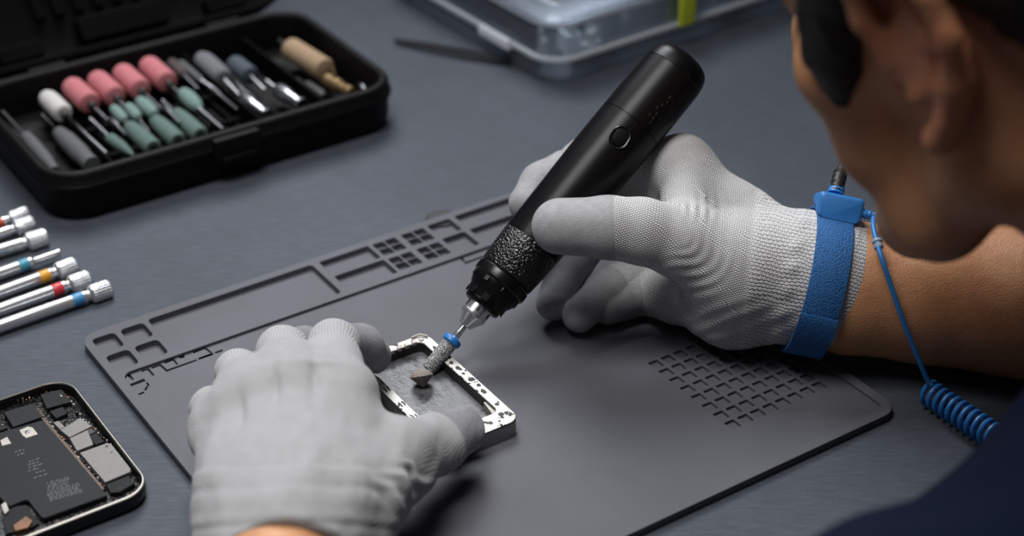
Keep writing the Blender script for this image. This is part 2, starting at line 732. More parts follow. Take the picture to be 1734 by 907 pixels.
# ---- the bits lying in it
STEEL = M('bit_steel', '77787a', .40, 1.0, var=.15, var_scale=400)
DSTEEL = M('dark_steel', '4a4a4c', .38, 1.0, var=.2, var_scale=400)
PINK = M('pink_stone', 'c4757c', .85, var=.10, var_scale=1500, bump=.0004, bump_scale=2500)
GREEN = M('green_stone', '768f89', .85, var=.14, var_scale=1500, bump=.0004, bump_scale=2500)
GREEND = M('dark_green_stone', '5b716b', .85, var=.14, var_scale=1500, bump=.0004, bump_scale=2500)
WHITE = M('white_felt', 'cfcdca', .95, var=.06, var_scale=900, bump=.0006, bump_scale=1800)
GREYST = M('grey_rubber', '55585a', .8, var=.12, var_scale=900, bump=.0003)
GREYFELT = M('grey_felt', '6d7073', .95, var=.12, var_scale=900, bump=.0006)
BLUEGREY = M('blue_grey_rubber', '424b57', .8, var=.12, var_scale=900, bump=.0003)
TAN = M('tan_stone', 'a58b70', .85, var=.1, var_scale=1200, bump=.0004, bump_scale=2500)
BRASS = M('brass', '8f7858', .5, .8, var=.12, var_scale=500)
DARK = M('bit_black', '1a1a1b', .55, var=.2)
CHROME = M('chrome', '9fa1a4', .30, 1.0, rough_var=.08)


def zline(p0, p1, z):
    """a line of the tray seen between two spots of the photograph, at height z"""
    return at_height(*p0, z), at_height(*p1, z)


def c_(x, y):
    return (x / 2.387, y / 2.387)


def bit(name, label, group, head0, head1, far, z, prof, hm, shank_r=.0012, shm=None, zfar=None, extra=None):
    """a rotary bit: head between two spots, shank on to a third; prof = [(radius, 0..1 along the head)]"""
    a, b = zline(c_(*head0), c_(*head1), z)
    f = at_height(*c_(*far), zfar if zfar is not None else z)
    L = (b - a).length
    Mx = along(a, b)
    t_ = thing(name, label, 'tool bit', Mx, group)
    mb = MB()
    mb.lathe([(r * 1.16, s * L) for r, s in prof], 24)
    obj('head', mb, hm, t_)
    mb = MB()
    fl = Mx.inverted() @ f
    s = 1 if fl.z > L / 2 else -1
    base = Vector((0, 0, L * .97)) if s > 0 else Vector((0, 0, L * .03))
    mb.tube([base, base.lerp(fl, .12), fl], [shank_r * 1.5, shank_r, shank_r], 10)
    obj('shank', mb, shm or STEEL, t_)
    if extra:
        extra(t_, L, s)
    return t_


def collar(t_, L, s):
    mb = MB()
    z0 = L if s > 0 else 0
    mb.lathe([(.0022, z0 - .0006 * s), (.0026, z0 + .0004 * s), (.0024, z0 + .0030 * s), (.0016, z0 + .0036 * s)], 16)
    obj('collar', mb, STEEL, t_)


BULLET = [(.0006, 0), (.0028, .03), (.0044, .10), (.0054, .22), (.0057, .40), (.0057, .9), (.0052, .97), (.0042, 1)]
DRUM = [(.0030, 0), (.0056, .04), (.0062, .12), (.0063, .5), (.0063, .88), (.0057, .96), (.0036, 1)]
bit('polishing_bit', 'white felt bullet polishing bit left of the pink stones', None, (180, 385), (258, 462), (430, 620), .021, [(r * .95, s) for r, s in BULLET], WHITE, .0011, zfar=.013, extra=collar)
for k, (h, lab) in enumerate(((((287, 348), (368, 422), (470, 520)), 'pink grinding stone next to the white felt bit'),
                              (((388, 320), (470, 395), (560, 490)), 'second pink grinding stone counted from the white felt bit'),
                              (((490, 292), (572, 366), (660, 450)), 'third pink grinding stone counted from the white felt bit'),
                              (((596, 262), (680, 336), (770, 420)), 'pink grinding stone farthest from the white felt bit'))):
    bit('grinding_bit', lab, 'pink grinding stones in the bit case', h[0], h[1], h[2], .0215, DRUM, PINK, .0012, DSTEEL, zfar=.014, extra=collar)
TAPER = [(.0012, 0), (.0030, .08), (.0040, .5), (.0042, .9), (.0034, 1)]
bit('grinding_bit', 'slim grey rubber point lying closest to the case corner', 'grey bits at the end of the bit case', (100, 545), (225, 690), (10, 450), .013, [(.0014, 0), (.0031, .05), (.0036, .35), (.0034, .75), (.0026, .8), (.0026, 1)], GREYST, .0010, DSTEEL, zfar=.020)
bit('grinding_bit', 'thick grey rubber drum in front of the white felt bit', 'grey bits at the end of the bit case', (232, 530), (372, 668), (170, 465), .013, [(.0020, 0), (.0036, .05), (.0050, .30), (.0052, .72), (.0046, .76), (.0046, 1)], GREYST, .0011, DSTEEL, zfar=.018)
bit('grinding_bit', 'slim pale green pointed stone left of the thick green drums', 'green stones in the bit case', (440, 555), (540, 628), (365, 480), .013, [(.0022, 0), (.0031, .08), (.0029, .5), (.0016, .85), (.0004, 1)], GREEND, .0012, STEEL, zfar=.019)
SM = [(.0008, 0), (.0022, .08), (.0030, .3), (.0031, .7), (.0022, .96), (.0014, 1)]
for h, lab in ((((455, 432), (505, 488), (540, 540)), 'small green bullet stone below the first two pink stones'),
               (((515, 425), (560, 478), (600, 530)), 'small green bullet stone in the middle of the small green three'),
               (((560, 402), (625, 465), (650, 520)), 'fattest of the three small green bullet stones')):
    big = 'fattest' in lab
    bit('grinding_bit', lab, 'green stones in the bit case', h[0], h[1], h[2], .0175, [(r * (1.25 if big else 1), s) for r, s in SM], GREEN, .0009, STEEL, zfar=.012)
FAT = [(.0016, 0), (.0036, .06), (.0044, .25), (.0048, .6), (.0048, .93), (.0042, 1)]


def hole(t_, L, s):
    mb = MB()
    mb.lathe([(.0016, L - .001), (.0030, L + .0002), (.0026, L + .0004)], 18)
    obj('socket', mb, DARK, t_)


for h, lab in ((((520, 508), (620, 600), (470, 470)), 'thick green drum with dark end next to the slim pointed stone'),
               (((622, 482), (720, 572), (580, 440)), 'middle one of the three thick green drums with dark ends'),
               (((708, 455), (810, 548), (655, 405)), 'thick green drum with dark end closest to the long round-headed stone')):
    bit('grinding_bit', lab, 'green stones in the bit case', h[0], h[1], h[2], .0135, FAT, GREEND, .0010, STEEL, zfar=.016, extra=hole)
bit('grinding_bit', 'round-headed green stone with a long shank, right of the drums', 'green stones in the bit case', (735, 370), (805, 440), (900, 522), .0165, [(.0016, 0), (.0034, .10), (.0044, .35), (.0044, .65), (.0032, .92), (.0018, 1)], GREEN, .0012, STEEL, zfar=.015)
bit('grinding_bit', 'dull brown stone behind the rack next to the last pink stone', 'rear row of grey and brown bits', (690, 250), (745, 305), (800, 360), .0185, [(.002, 0), (.0030, .1), (.0030, .9), (.002, 1)], M('brown_stone', '4d4040', .85, var=.15), .0010, DSTEEL, zfar=.015)
bit('grinding_bit', 'slim grey rod bit between brown stone and grey felt cone', 'rear row of grey and brown bits', (728, 252), (812, 325), (900, 385), .0190, [(.0016, 0), (.0022, .1), (.0022, .9), (.0016, 1)], GREYST, .0012, STEEL, zfar=.015)
bit('polishing_bit', 'large grey felt bullet bit in the middle compartment', 'rear row of grey and brown bits', (805, 228), (905, 318), (985, 405), .0205, [(r * 1.0, s) for r, s in BULLET], GREYFELT, .0013, STEEL, zfar=.016)
bit('polishing_bit', 'dark blue-grey rubber drum beside the grey felt bullet', 'rear row of grey and brown bits', (945, 255), (1015, 310), (1070, 365), .0195, [(r * .86, s) for r, s in DRUM], BLUEGREY, .0013, STEEL, zfar=.016)


def mandrel(lab, p0, p1, nose, z):
    a, b = zline(c_(*p0), c_(*p1), z)
    L = (b - a).length
    t_ = thing('collet_chuck', lab, 'tool bit', along(a, b), 'steel collet chucks in the bit case')
    mb = MB()
    mb.lathe([(.0024, 0), (.0042, .0012), (.0046, .0024), (.0046, L * .45), (.0040, L * .48), (.0040, L * .72), (.0034, L * .75), (.0034, L - .0015)], 28)
    for j in range(14):
        aa = 2 * PI * j / 14
        mb.box(.0043, .0049, -.0004, .0004, .003, L * .44, .0001, Matrix.Rotation(aa, 4, 'Z'))
    obj('sleeve', mb, CHROME, t_)
    mb = MB()
    mb.lathe([(.0042, L - .0020), (.0050, L - .0016), (.0050, L - .0002), (.0042, L), (.0034, L - .0002), (.0034, L - .002)], 28)
    obj('ring', mb, CHROME, t_)
    f = along(a, b).inverted() @ at_height(*c_(*nose), z + .003)
    mb = MB()
    mb.tube([(0, 0, .001), f * .5, f], [.0016, .0012, .0011], 10)
    obj('shank', mb, STEEL, t_)


mandrel('shiny steel collet chuck on the left of the two', (975, 395), (1085, 472), (900, 330), .016)
mandrel('shiny steel collet chuck on the right, near the tan drum', (1118, 360), (1225, 428), (1075, 325), .016)
bit('sanding_drum', 'tan sanding drum on a black mandrel in the case end', None, (1172, 195), (1318, 285), (1130, 165), .0195, [(.0035, 0), (.0064, .03), (.0066, .08), (.0066, .93), (.0060, .97), (.0036, 1)], TAN, .0016, DARK)
a, b = zline(c_(1318, 322), c_(1420, 375), .016)
t_ = thing('brass_collet', 'small brass collet with split prongs below the tan drum', 'tool bit', along(a, b))
L = (b - a).length
mb = MB()
mb.lathe([(.0030, 0), (.0044, .001), (.0046, .003), (.0046, L * .55), (.0034, L * .6), (.0034, L * .8), (.0040, L * .84), (.0040, L - .0008), (.0034, L)], 24)
obj('body', mb, BRASS, t_)
mb = MB()
mb.tube([(0, .003, L * .35), (.001, .0075, L * .30), (.001, .0105, L * .2)], [.0014, .0011, .0008], 8)
obj('prong', mb, BRASS, t_)
bit('cutting_bit', 'short black mandrel lying left of the brass collet', None, (1235, 345), (1310, 395), (1200, 320), .0125, [(.002, 0), (.0034, .1), (.0036, .8), (.0026, 1)], DARK, .0012, DARK)
bit('cutting_bit', 'tiny steel screw bit in the rounded case corner', None, (1455, 335), (1475, 365), (1462, 345), .0130, [(.0012, 0), (.0022, .2), (.0022, .8), (.0012, 1)], CHROME, .0010, STEEL)
for h, lab in ((((835, 345), (890, 385), (960, 445)), 'short steel cutter with bright tip in front of grey felt bullet'),
               (((925, 320), (975, 360), (1030, 400)), 'short dark steel cutter under the blue-grey drum')):
    bit('cutting_bit', lab, 'steel cutters in the middle compartment', h[0], h[1], h[2], .0155, [(.0008, 0), (.0019, .15), (.0021, .7), (.0014, 1)], STEEL if 'bright' in lab else DSTEEL, .0011, STEEL)
for h, lab in ((((655, 420), (690, 460), (730, 500)), 'small steel burr between the small and the thick green stones'),
               (((440, 480), (475, 510), (510, 545)), 'small steel burr under the first pink stone')):
    bit('cutting_bit', lab, 'steel cutters among the green stones', h[0], h[1], h[2], .0165, [(.0008, 0), (.0018, .15), (.0019, .7), (.0013, 1)], STEEL, .0010, STEEL)

# ------------------------------------------------------------------ nut drivers at the table's left
BRIGHT = M('bright_steel', 'd4d6d9', .26, .82, var=.06, var_scale=300, rough_var=.12, stretch=(1, 1, .05))
rods = [((188, 487), (0, 552), .0034, .0046, '3f86b8', 'blue'), ((153, 470), (0, 524), .0034, .0044, 'c03038', 'red'), ((130, 448), (0, 495), .0034, .0045, 'd69a2a', 'amber'),
        ((102, 427), (0, 463), .0033, .0022, '3f8fa6', 'teal'), ((80, 400), (0, 424), .0035, .0047, None, 'plain thick'), ((58, 376), (0, 396), .0031, .0040, None, 'plain slim'), ((48, 359), (0, 377), .0028, .0036, 'b8482c', 'orange-red')]
labs = ['steel nut driver with a blue band, closest to the repair mat', 'steel nut driver with a bright red band under a knurled head', 'steel nut driver with an amber yellow band',
        'thin-headed steel driver with a teal band', 'thickest plain steel driver, without any colour band', 'plain slim steel driver right in front of the thickest black case corner', 'short steel driver with an orange-red band nearest the black case']
labs[5] = 'plain slim steel driver lying between the thick plain one and the orange-red banded one'
for (tip, tail, r, rh, colr, nm), lab in zip(rods, labs):
    a, b = at_height(*tip, r + .0012), at_height(*tail, r + .0012)
    Mx = along(a, b)
    t_ = thing('nut_driver', lab, 'driver', Mx, 'steel drivers in a row on the table')
    hl = .0125 if rh > .003 else .0150
    mb = MB()
    if rh > .003:
        mb.lathe([(rh * .62, -.0001), (rh * .88, .0002), (rh, .0010), (rh, hl - .0014), (rh * .86, hl - .0006), (rh * .66, hl), (rh * .62, hl + .004)], 32)
        for j in range(20):
            mb.box(rh - .0003, rh + .00022, -.00026, .00026, .0012, hl - .0016, .0001, Matrix.Rotation(2 * PI * j / 20, 4, 'Z'))
        mb.lathe([(rh * .45, -.0004), (rh * .60, .0)], 18)
    else:
        mb.lathe([(rh * .5, 0), (rh, .0006), (rh, hl), (rh * .8, hl + .0006), (rh * .8, hl + .004)], 24)
    obj('head', mb, BRIGHT, t_)
    mb = MB()
    mb.lathe([(r * .72, hl + .0006), (r * .98, hl + .0016), (r, hl + .0022), (r, .125), (r * .8, .1262)], 36)
    obj('rod', mb, BRIGHT, t_)
    if colr:
        mb = MB()
        mb.lathe([(r * 1.0, hl + .0036), (r * 1.03, hl + .0038), (r * 1.03, hl + .0092), (r * 1.0, hl + .0094)], 36, cap0=False, cap1=False)
        obj('colour_band', mb, M('band_' + nm, colr, .4, var=.06), t_, label=nm + ' band')

# ------------------------------------------------------------------ open smartphone at the lower left
pu1, pv0, pv1 = -.2400, -.0742, .0285
pu0 = pu1 - .158
pcx, pcy, pw, ph = (pu0 + pu1) / 2, (pv0 + pv1) / 2, pu1 - pu0, pv1 - pv0
phone = thing('smartphone', 'opened black smartphone lying with bare circuit board and battery', 'phone', frame_at(pcx, pcy))
mb = MB()
mb.rr(0, 0, pw, ph, .0135, [(.0002, .0026), (.0010, .0010), (.0022, .0002), (.0070, 0), (.0082, .0004), (.0085, .0008), (.0086, .0013)], 10, cap1=False)
mb.rr(0, 0, pw, ph, .0135, [(.0086, .0013), (.0080, .0018), (.0030, .0019), (.0026, .0030)], 10, cap0=False)
obj('housing', mb, M('phone_black', '101113', .35, .3), phone, sharp=50)
mb = MB()
mb.rr(0, 0, pw, ph, .0135, [(.0078, .00005), (.0084, .00018), (.00872, .0007), (.00872, .00115), (.0083, .0016)], 10, cap0=False, cap1=False)
obj('bezel', mb, M('phone_edge', '86837d', .38, .9), phone, label='thin polished metal edge')
PMI = phone.matrix_world.inverted()


def pz(pts, z):
    out = []
    for x, y in pts:
        q = PMI @ at_height(x * .3163, 620 + y * .3163, z)
        out.append((q.x, q.y))
    return out


PCB = M('circuit_black', '151719', .55, spec=.25, var=.35, var_scale=900, bump=.0004, bump_scale=1500)
t = NT('circuit_mix')
vec = t.coords()
vo = t.n('ShaderNodeTexVoronoi', Scale=650.0)
t.l(vec, vo.inputs['Vector'])
nz = t.noise(vec, 420, 3, .6)
col = t.ramp(nz, [(.40, lin('131416')), (.56, lin('24272a')), (.60, lin('6b6660')), (.64, lin('1c1d1f')), (.72, lin('7c5a3e')), (.76, lin('202123'))])
t.l(col, t.b.inputs['Base Color'])
t.b.inputs['Roughness'].default_value = .4
t.b.inputs['Metallic'].default_value = .4
t.l(t.bump(vo.outputs['Distance'], .0006, .7), t.b.inputs['Normal'])
CIRC = t.m
SHIELD = M('shield_plate', '6f6d6a', .55, .25, var=.05, var_scale=120, bump=.0001)
BATT = M('battery_black', '1b1e21', .6, spec=.2, var=.06, bump=.00008)
COPPER = M('copper', '6e4c36', .5, .4, var=.2)
PALE = M('pale_metal', '9c9892', .5, .4, var=.1)
PRINT = M('print_grey', '53575b', .7)


def plate(name, pts, z0, z1, m, parent=None, bev=.0002, label=None):
    mb = MB()
    mb.prism(pz(pts, z1), z0, z1, bev)
    return obj(name, mb, m, parent or phone, label=label)


mb = MB()
mb.rr(0, 0, pw - .0042, ph - .0042, .0115, [(.0026, .0), (.0034, .0), (.0036, .0003)], 8)
obj('mid_plate', mb, CIRC, phone)
bat = plate('battery', [(-330, 452), (0, 352), (222, 287), (236, 292), (572, 683), (568, 692), (238, 812), (224, 808), (178, 752), (152, 716), (128, 716), (52, 748), (38, 742), (-60, 640), (-200, 690)], .0034, .0066, BATT, bev=.0004)
mb = MB()
rnd = random.Random(3)
for x0, y0, x1, y1, n in ((70, 440, 140, 460, 2), (130, 495, 215, 545, 4), (165, 555, 245, 580, 2), (230, 610, 370, 655, 5), (240, 655, 430, 705, 6)):
    for k in range(n):
        yy = y0 + (y1 - y0) * k / max(n - 1, 1)
        x = x0 + rnd.uniform(0, 25)
        while x < x1 - 10:
            l = rnd.uniform(5, 20)
            q = [(x, yy - x * 0 + 0), (x + l, yy - l * .30), (x + l + 5, yy - l * .30 + 5), (x + 5, yy + 5)]
            q = [(a, b - (a - x0) * .28 + 20) for a, b in q]
            mb.prism(pz(q, .00668), .00655, .00668, .00001)
            x += l + rnd.uniform(5, 12)
obj('label_print', mb, PRINT, bat, label='faint grey print lines')
for pts in ([(322, 340), (430, 273), (492, 320), (372, 380)], [(372, 384), (468, 340), (500, 418), (412, 452)], [(285, 300), (312, 290), (348, 322), (322, 338)]):
    plate('shield', pts, .0034, .0064, SHIELD, label='grey metal shield plate')
big = plate('shield', [(427, 462), (574, 408), (600, 420), (700, 548), (695, 565), (562, 620)], .0034, .0069, SHIELD, label='large grey metal shield plate')
mb = MB()
for x, y, rr_ in ((572, 428, 9), (598, 460, 6), (455, 492, 4), (700, 562, 5), (520, 575, 4)):
    c = PMI @ at_height(x * .3163, 620 + y * .3163, .0069)
    mb.lathe([(rr_ * .000085, .0066), (rr_ * .000085, .00695), (rr_ * .00006, .00702)], 14, Matrix.Translation((c.x, c.y, 0)))
obj('rivet', mb, DARK, big)
plate('chip', [(438, 350), (490, 330), (512, 350), (462, 372)], .0034, .0060, DARK)
plate('chip', [(466, 374), (512, 354), (558, 402), (512, 420)], .0034, .0058, PCB)
plate('speaker', [(568, 632), (690, 585), (720, 625), (640, 672), (592, 676)], .0034, .0062, PCB)
plate('camera_module', [(20, 245), (185, 195), (225, 270), (70, 325)], .0034, .0064, BATT)
plate('camera_module', [(215, 150), (330, 120), (380, 190), (250, 225)], .0034, .0060, PCB)
plate('camera_module', [(-120, 290), (-20, 255), (40, 330), (-60, 365)], .0034, .0062, PCB)
plate('coil_bracket', [(265, 240), (335, 215), (362, 250), (300, 278)], .0034, .0056, PCB)
br = plate('bracket', [(102, 340), (150, 320), (175, 325), (204, 362), (140, 384), (118, 368)], .0060, .0069, PALE, label='pale metal bracket with a screw')
mb = MB()
c = PMI @ at_height(146 * .3163, 620 + 350 * .3163, .007)
mb.lathe([(.0011, .0066), (.0011, .0071), (.0008, .0073), (.0004, .0073), (.0003, .0071)], 18, Matrix.Translation((c.x, c.y, 0)))
obj('screw', mb, STEEL, br)
plate('bracket', [(0, 395), (38, 375), (62, 412), (10, 425)], .0060, .0068, PALE)
cpr = plate('vibration_motor', [(70, 850), (140, 800), (175, 825), (150, 862), (80, 880)], .0034, .0066, COPPER, label='copper coloured motor')
plate('motor_bracket', [(10, 790), (60, 750), (140, 740), (210, 838), (150, 868), (30, 895)], .0034, .0054, PCB)
plate('flex_connector', [(5, 740), (30, 720), (48, 770), (25, 790)], .0040, .0066, PALE)
# rows of tiny connectors along the edges of the board
mb = MB()
rnd = random.Random(5)
for (x0, y0, x1, y1, n) in ((400, 225, 520, 345, 9), (520, 345, 700, 520, 12), (190, 215, 300, 340, 12), (300, 340, 560, 640, 22), (240, 125, 370, 165, 9), (0, 180, 180, 165, 10), (250, 790, 560, 690, 12), (5, 300, 40, 335, 4), (365, 170, 395, 200, 3)):
    for k in range(n):
        s = (k + rnd.uniform(.2, .8)) / n
        x, y = x0 + (x1 - x0) * s + rnd.uniform(-4, 4), y0 + (y1 - y0) * s + rnd.uniform(-4, 4)
        a_, b_ = rnd.uniform(4, 9), rnd.uniform(3, 6)
        mb.cur = rnd.choice((0, 0, 1, 2, 2))
        mb.prism(pz([(x - a_, y - b_ * .2), (x, y - b_), (x + a_, y + b_ * .2), (x, y + b_)], .0062), .0034, rnd.uniform(.0052, .0066), .0001)
o = obj('board_component', mb, [PALE, COPPER, DARK], phone)
o['kind'] = 'stuff'
# ribbon strip between battery and board
plate('flex_cable', [(185, 232), (205, 222), (300, 345), (560, 655), (545, 662), (280, 350)], .0034, .0060, M('flex_brown', '4a3a2e', .45, .4, var=.4, var_scale=700))

# ------------------------------------------------------------------ bare phone frame being ground
t = NT('worn_frame')
vec = t.coords()
nz = t.noise(vec, 210, 3, .55)
n2 = t.noise(vec, 900, 2, .6)
mask = t.ramp(t.math('ADD', nz, t.math('MULTIPLY', n2, .10)), [(.655, (0, 0, 0)), (.675, (1, 1, 1))])
t.l(t.mix(mask, lin('c2c0bb'), lin('2a2522')), t.b.inputs['Base Color'])
t.b.inputs['Metallic'].default_value = .25
t.l(t.ramp(mask, [(0, (.48, .48, .48)), (1, (.6, .6, .6))]), t.b.inputs['Roughness'])
t.l(t.bump(mask, .0004, -.8), t.b.inputs['Normal'])
FRM = t.m
fu0, fu1, fv0, fv1 = -.1225, -.0800, -.1262, -.0418
fcx, fcy, fw, fd = (fu0 + fu1) / 2, (fv0 + fv1) / 2, fu1 - fu0, fv1 - fv0
MATZ = .0030
fr = thing('phone_frame', 'bare silver phone frame with dark spots pinched in the gloved fingers', 'phone part', frame_at(fcx, fcy, MATZ))
SIDE = M('frame_side', '8c8a8a', .42, .35, var=.1, var_scale=300)


def ring(mb, w, d, r, wi, di, ri, ox, oy, z0, z1, n=8):
    a_, b_ = rrect(0, 0, w, d, r, n), rrect(ox, oy, wi, di, ri, n)
    L4 = [[(x, y, z1 - .0004) for x, y in a_], [(x * .995, y * .998, z1) for x, y in a_], [(x * 1.01, y * 1.01, z1) for x, y in b_], [(x, y, z1 - .0004) for x, y in b_]]
    mb.loft(L4, False, False)
    mb.cur = 1
    mb.loft([[(x, y, z1 - .0004) for x, y in b_], [(x, y, z0) for x, y in b_], [(x, y, z0) for x, y in a_], [(x, y, z1 - .0004) for x, y in a_]], False, False)
    mb.cur = 0


FH = .0090
mb = MB()
ring(mb, fw, fd, .0060, fw - .0098, fd - .0150, .0035, -.0004, .0030, .0, FH)
mb.cur = 2
rnd = random.Random(8)
for y0, y1, ww in ((.030, .024, .0013), (.0205, .0165, .0017), (.0148, .0118, .0010), (.0098, .0058, .0015), (.0038, .0012, .0009), (-.0015, -.0058, .0016), (-.0082, -.0108, .0012), (-.0128, -.0172, .0015)):
    n_ = 9
    cx_, cy_ = fw / 2 - .0026 + rnd.uniform(-.0006, .0006), (y0 + y1) / 2
    poly = [(cx_ + ww * (1 + rnd.uniform(-.35, .2)) * math.cos(2 * PI * k / n_), cy_ + abs(y0 - y1) / 2 * (1 + rnd.uniform(-.3, .25)) * math.sin(2 * PI * k / n_)) for k in range(n_)]
    mb.prism(poly, FH - .0008, FH + .00012, .0001)
for x0 in (-.0195, -.0178):
    for y in (.022, .010, -.004, -.016):
        mb.prism([(x0 - .0004, y), (x0 + .0004, y), (x0 + .0004, y + .004), (x0 - .0004, y + .004)], FH - .0006, FH + .0001, .00005)
o = obj('rim', mb, [FRM, M('frame_inner_shade', '3a393a', .4, .6, var=.2, var_scale=300), M('recess_dark', '1d1a18', .6, var=.3)], fr, sharp=40)  # inner walls get a darker metal, their shadow put into the colour
mb = MB()
aa = rrect(0, 0, fw + .0003, fd + .0003, .0061, 8)
mb.loft([[(x, y, .0002) for x, y in aa], [(x, y, FH - .0009) for x, y in aa]], False, False)
obj('side_band', mb, SIDE, fr, label='darker brushed outer side')
mb = MB()
mb.box(-fw / 2 + .0042, fw / 2 - .0042, -fd / 2 + .009, fd / 2 - .0032, .0012, .0030, .0003)
t = NT('glassy_plate')
vec = t.coords()
nz = t.noise(vec, 90, 4, .6)
t.l(t.ramp(nz, [(.38, lin('26272a')), (.6, lin('5b5c5f'))]), t.b.inputs['Base Color'])
t.l(t.ramp(nz, [(.3, (.22,) * 3), (.7, (.5,) * 3)]), t.b.inputs['Roughness'])
t.l(t.bump(t.noise(vec, 260, 4, .65), .0005, .5), t.b.inputs['Normal'])
obj('back_plate', mb, t.m, fr, label='smeared glossy grey plate')
mb = MB()
for x, y, rr_ in ((.0182, -.0270, .0011), (.0155, -.0345, .0014), (.0185, -.0375, .0007), (.0120, -.0385, .0006), (.0186, -.0160, .0009), (.0190, .0060, .0008), (.0186, .0180, .0011), (.0080, -.0370, .0008)):
    mb.lathe([(rr_, FH - .0006), (rr_, FH + .0001), (rr_ * .7, FH + .00014)], 18, Matrix.Translation((x, y, 0)))
obj('screw_hole', mb, DARK, fr)
mb = MB()
mb.prism([(fw / 2 - .0062, -fd / 2 + .022), (fw / 2 - .0050, -fd / 2 + .022), (fw / 2 - .0050, -fd / 2 + .0085), (fw / 2 - .014, -fd / 2 + .0085), (fw / 2 - .014, -fd / 2 + .0105), (fw / 2 - .0078, -fd / 2 + .0115)], .003, FH - .0016, .0002)
obj('corner_bracket', mb, PALE, fr)
mb = MB()
for k in range(7):
    mb.box(-.010 + k * .0042, -.0078 + k * .0042, fd / 2 - .0052, fd / 2 - .0030, FH - .0015, FH + .0006, .0002)
mb.tube([(fw / 2 - .0085, fd / 2 - .0006, FH + .0006), (fw / 2 - .004, fd / 2 - .0009, FH + .0011), (fw / 2 - .0012, fd / 2 - .004, FH + .0008)], .0006, 8)
obj('contact_clip', mb, PALE, fr)

# ------------------------------------------------------------------ clear organizer box behind the drill
t = NT('clear_plastic')
t.t.nodes.remove(t.b)
tr = t.n('ShaderNodeBsdfTransparent', Color=(.90, .93, .96, 1))
df = t.n('ShaderNodeBsdfDiffuse', Color=(*lin('cfd6e0'), 1))
tl = t.n('ShaderNodeBsdfTranslucent', Color=(*lin('c5cdd8'), 1))
gl = t.n('ShaderNodeBsdfGlossy', Color=(.95, .97, 1, 1), Roughness=.14)
m1 = t.n('ShaderNodeMixShader', Fac=.5)
t.l(df.outputs[0], m1.inputs[1]); t.l(tl.outputs[0], m1.inputs[2])
m2 = t.n('ShaderNodeMixShader', Fac=.20)
t.l(tr.outputs[0], m2.inputs[1]); t.l(m1.outputs[0], m2.inputs[2])
fz = t.n('ShaderNodeFresnel', IOR=1.46)
m3 = t.n('ShaderNodeMixShader')
t.l(fz.outputs[0], m3.inputs[0]); t.l(m2.outputs[0], m3.inputs[1]); t.l(gl.outputs[0], m3.inputs[2])
t.l(m3.outputs[0], t.out.inputs['Surface'])
CLEAR = t.m
t = NT('clear_edge')
t.t.nodes.remove(t.b)
tr = t.n('ShaderNodeBsdfTransparent', Color=(.93, .95, .97, 1))
df = t.n('ShaderNodeBsdfDiffuse', Color=(*lin('dfe4ec'), 1))
gl = t.n('ShaderNodeBsdfGlossy', Color=(.95, .97, 1, 1), Roughness=.2)
m2 = t.n('ShaderNodeMixShader', Fac=.85)
t.l(tr.outputs[0], m2.inputs[1]); t.l(df.outputs[0], m2.inputs[2])
fz = t.n('ShaderNodeFresnel', IOR=1.46)
m3 = t.n('ShaderNodeMixShader')
t.l(fz.outputs[0], m3.inputs[0]); t.l(m2.outputs[0], m3.inputs[1]); t.l(gl.outputs[0], m3.inputs[2])
t.l(m3.outputs[0], t.out.inputs['Surface'])
EDGE = t.m
OT = R(2.5)
corner = at_height(932, 150, 0)
OM = Matrix.Translation(corner) @ Matrix.Rotation(YAW + OT, 4, 'Z') @ Matrix.Translation((.155, .10, 0))
org = thing('organizer_box', 'clear plastic organizer box standing behind the black drill', 'storage box', OM)
OW, OD = .310, .200
mb = MB()
mb.rr(0, 0, OW, OD, .022, [(.0002, .004), (.0010, .0015), (.0150, .0), (.0162, .0), (.0170, .0016), (.0400, .0026), (.0395, .0040), (.0172, .0030), (.0160, .0018), (.0022, .0036), (.0018, .006)], 10)
obj('body', mb, CLEAR, org, sharp=40)
mb = MB()
for z0, z1, i in ((.0146, .0172, -.0009), (.0386, .0410, .0004)):
    mb.loft([[(x, y, z) for x, y in rrect(0, 0, OW - 2 * j, OD - 2 * j, .022, 10)] for z, j in ((z0, i), (z1, i), (z1, i + .0032), (z0, i + .0032))], loop=True)
obj('rib', mb, EDGE, org, sharp=40, label='frosted ledge running round the box')
mb = MB()
mb.rr(0, 0, OW, OD, .022, [(.0412, .0), (.0440, .0), (.0452, .0012), (.0446, .0065), (.0446, .0110), (.0490, .0125), (.0498, .014), (.0488, .0156), (.0480, .017)], 10)
obj('lid', mb, CLEAR, org, sharp=40)
mb = MB()
for x in (-.095, -.040, .015, .070, .120):
    mb.box(x - .0007, x + .0007, -OD / 2 + .004, OD / 2 - .004, .002, .0385, .0002)
    obj('divider', mb, CLEAR, org)
    mb = MB()
mb.box(-OW / 2 + .004, OW / 2 - .004, -.030, -.0285, .002, .0385, .0002)
obj('divider', mb, CLEAR, org)
lp = OM.inverted() @ at_height(1170, 50, .014)
mb = MB()
mb.rr(lp.x, -OD / 2 - .0030, .0135, .0042, .0015, [(.0155, .0010), (.0165, 0), (.0470, 0), (.0490, .0008)], 5)
mb.box(lp.x - .0067, lp.x + .0067, -OD / 2 - .0040, -OD / 2 + .008, .0485, .0512, .0006)
obj('latch', mb, M('lime_plastic', 'b9c832', .45, var=.05), org, label='yellow-green latch')
lp2 = OM.inverted() @ at_height(795, 75, .016)
mb = MB()
mb.rr(-OW / 2 - .0022, lp2.y, .0050, .034, .0015, [(.0120, .0008), (.0128, 0), (.0175, 0), (.0190, .0008)], 5)
obj('side_tab', mb, EDGE, org)
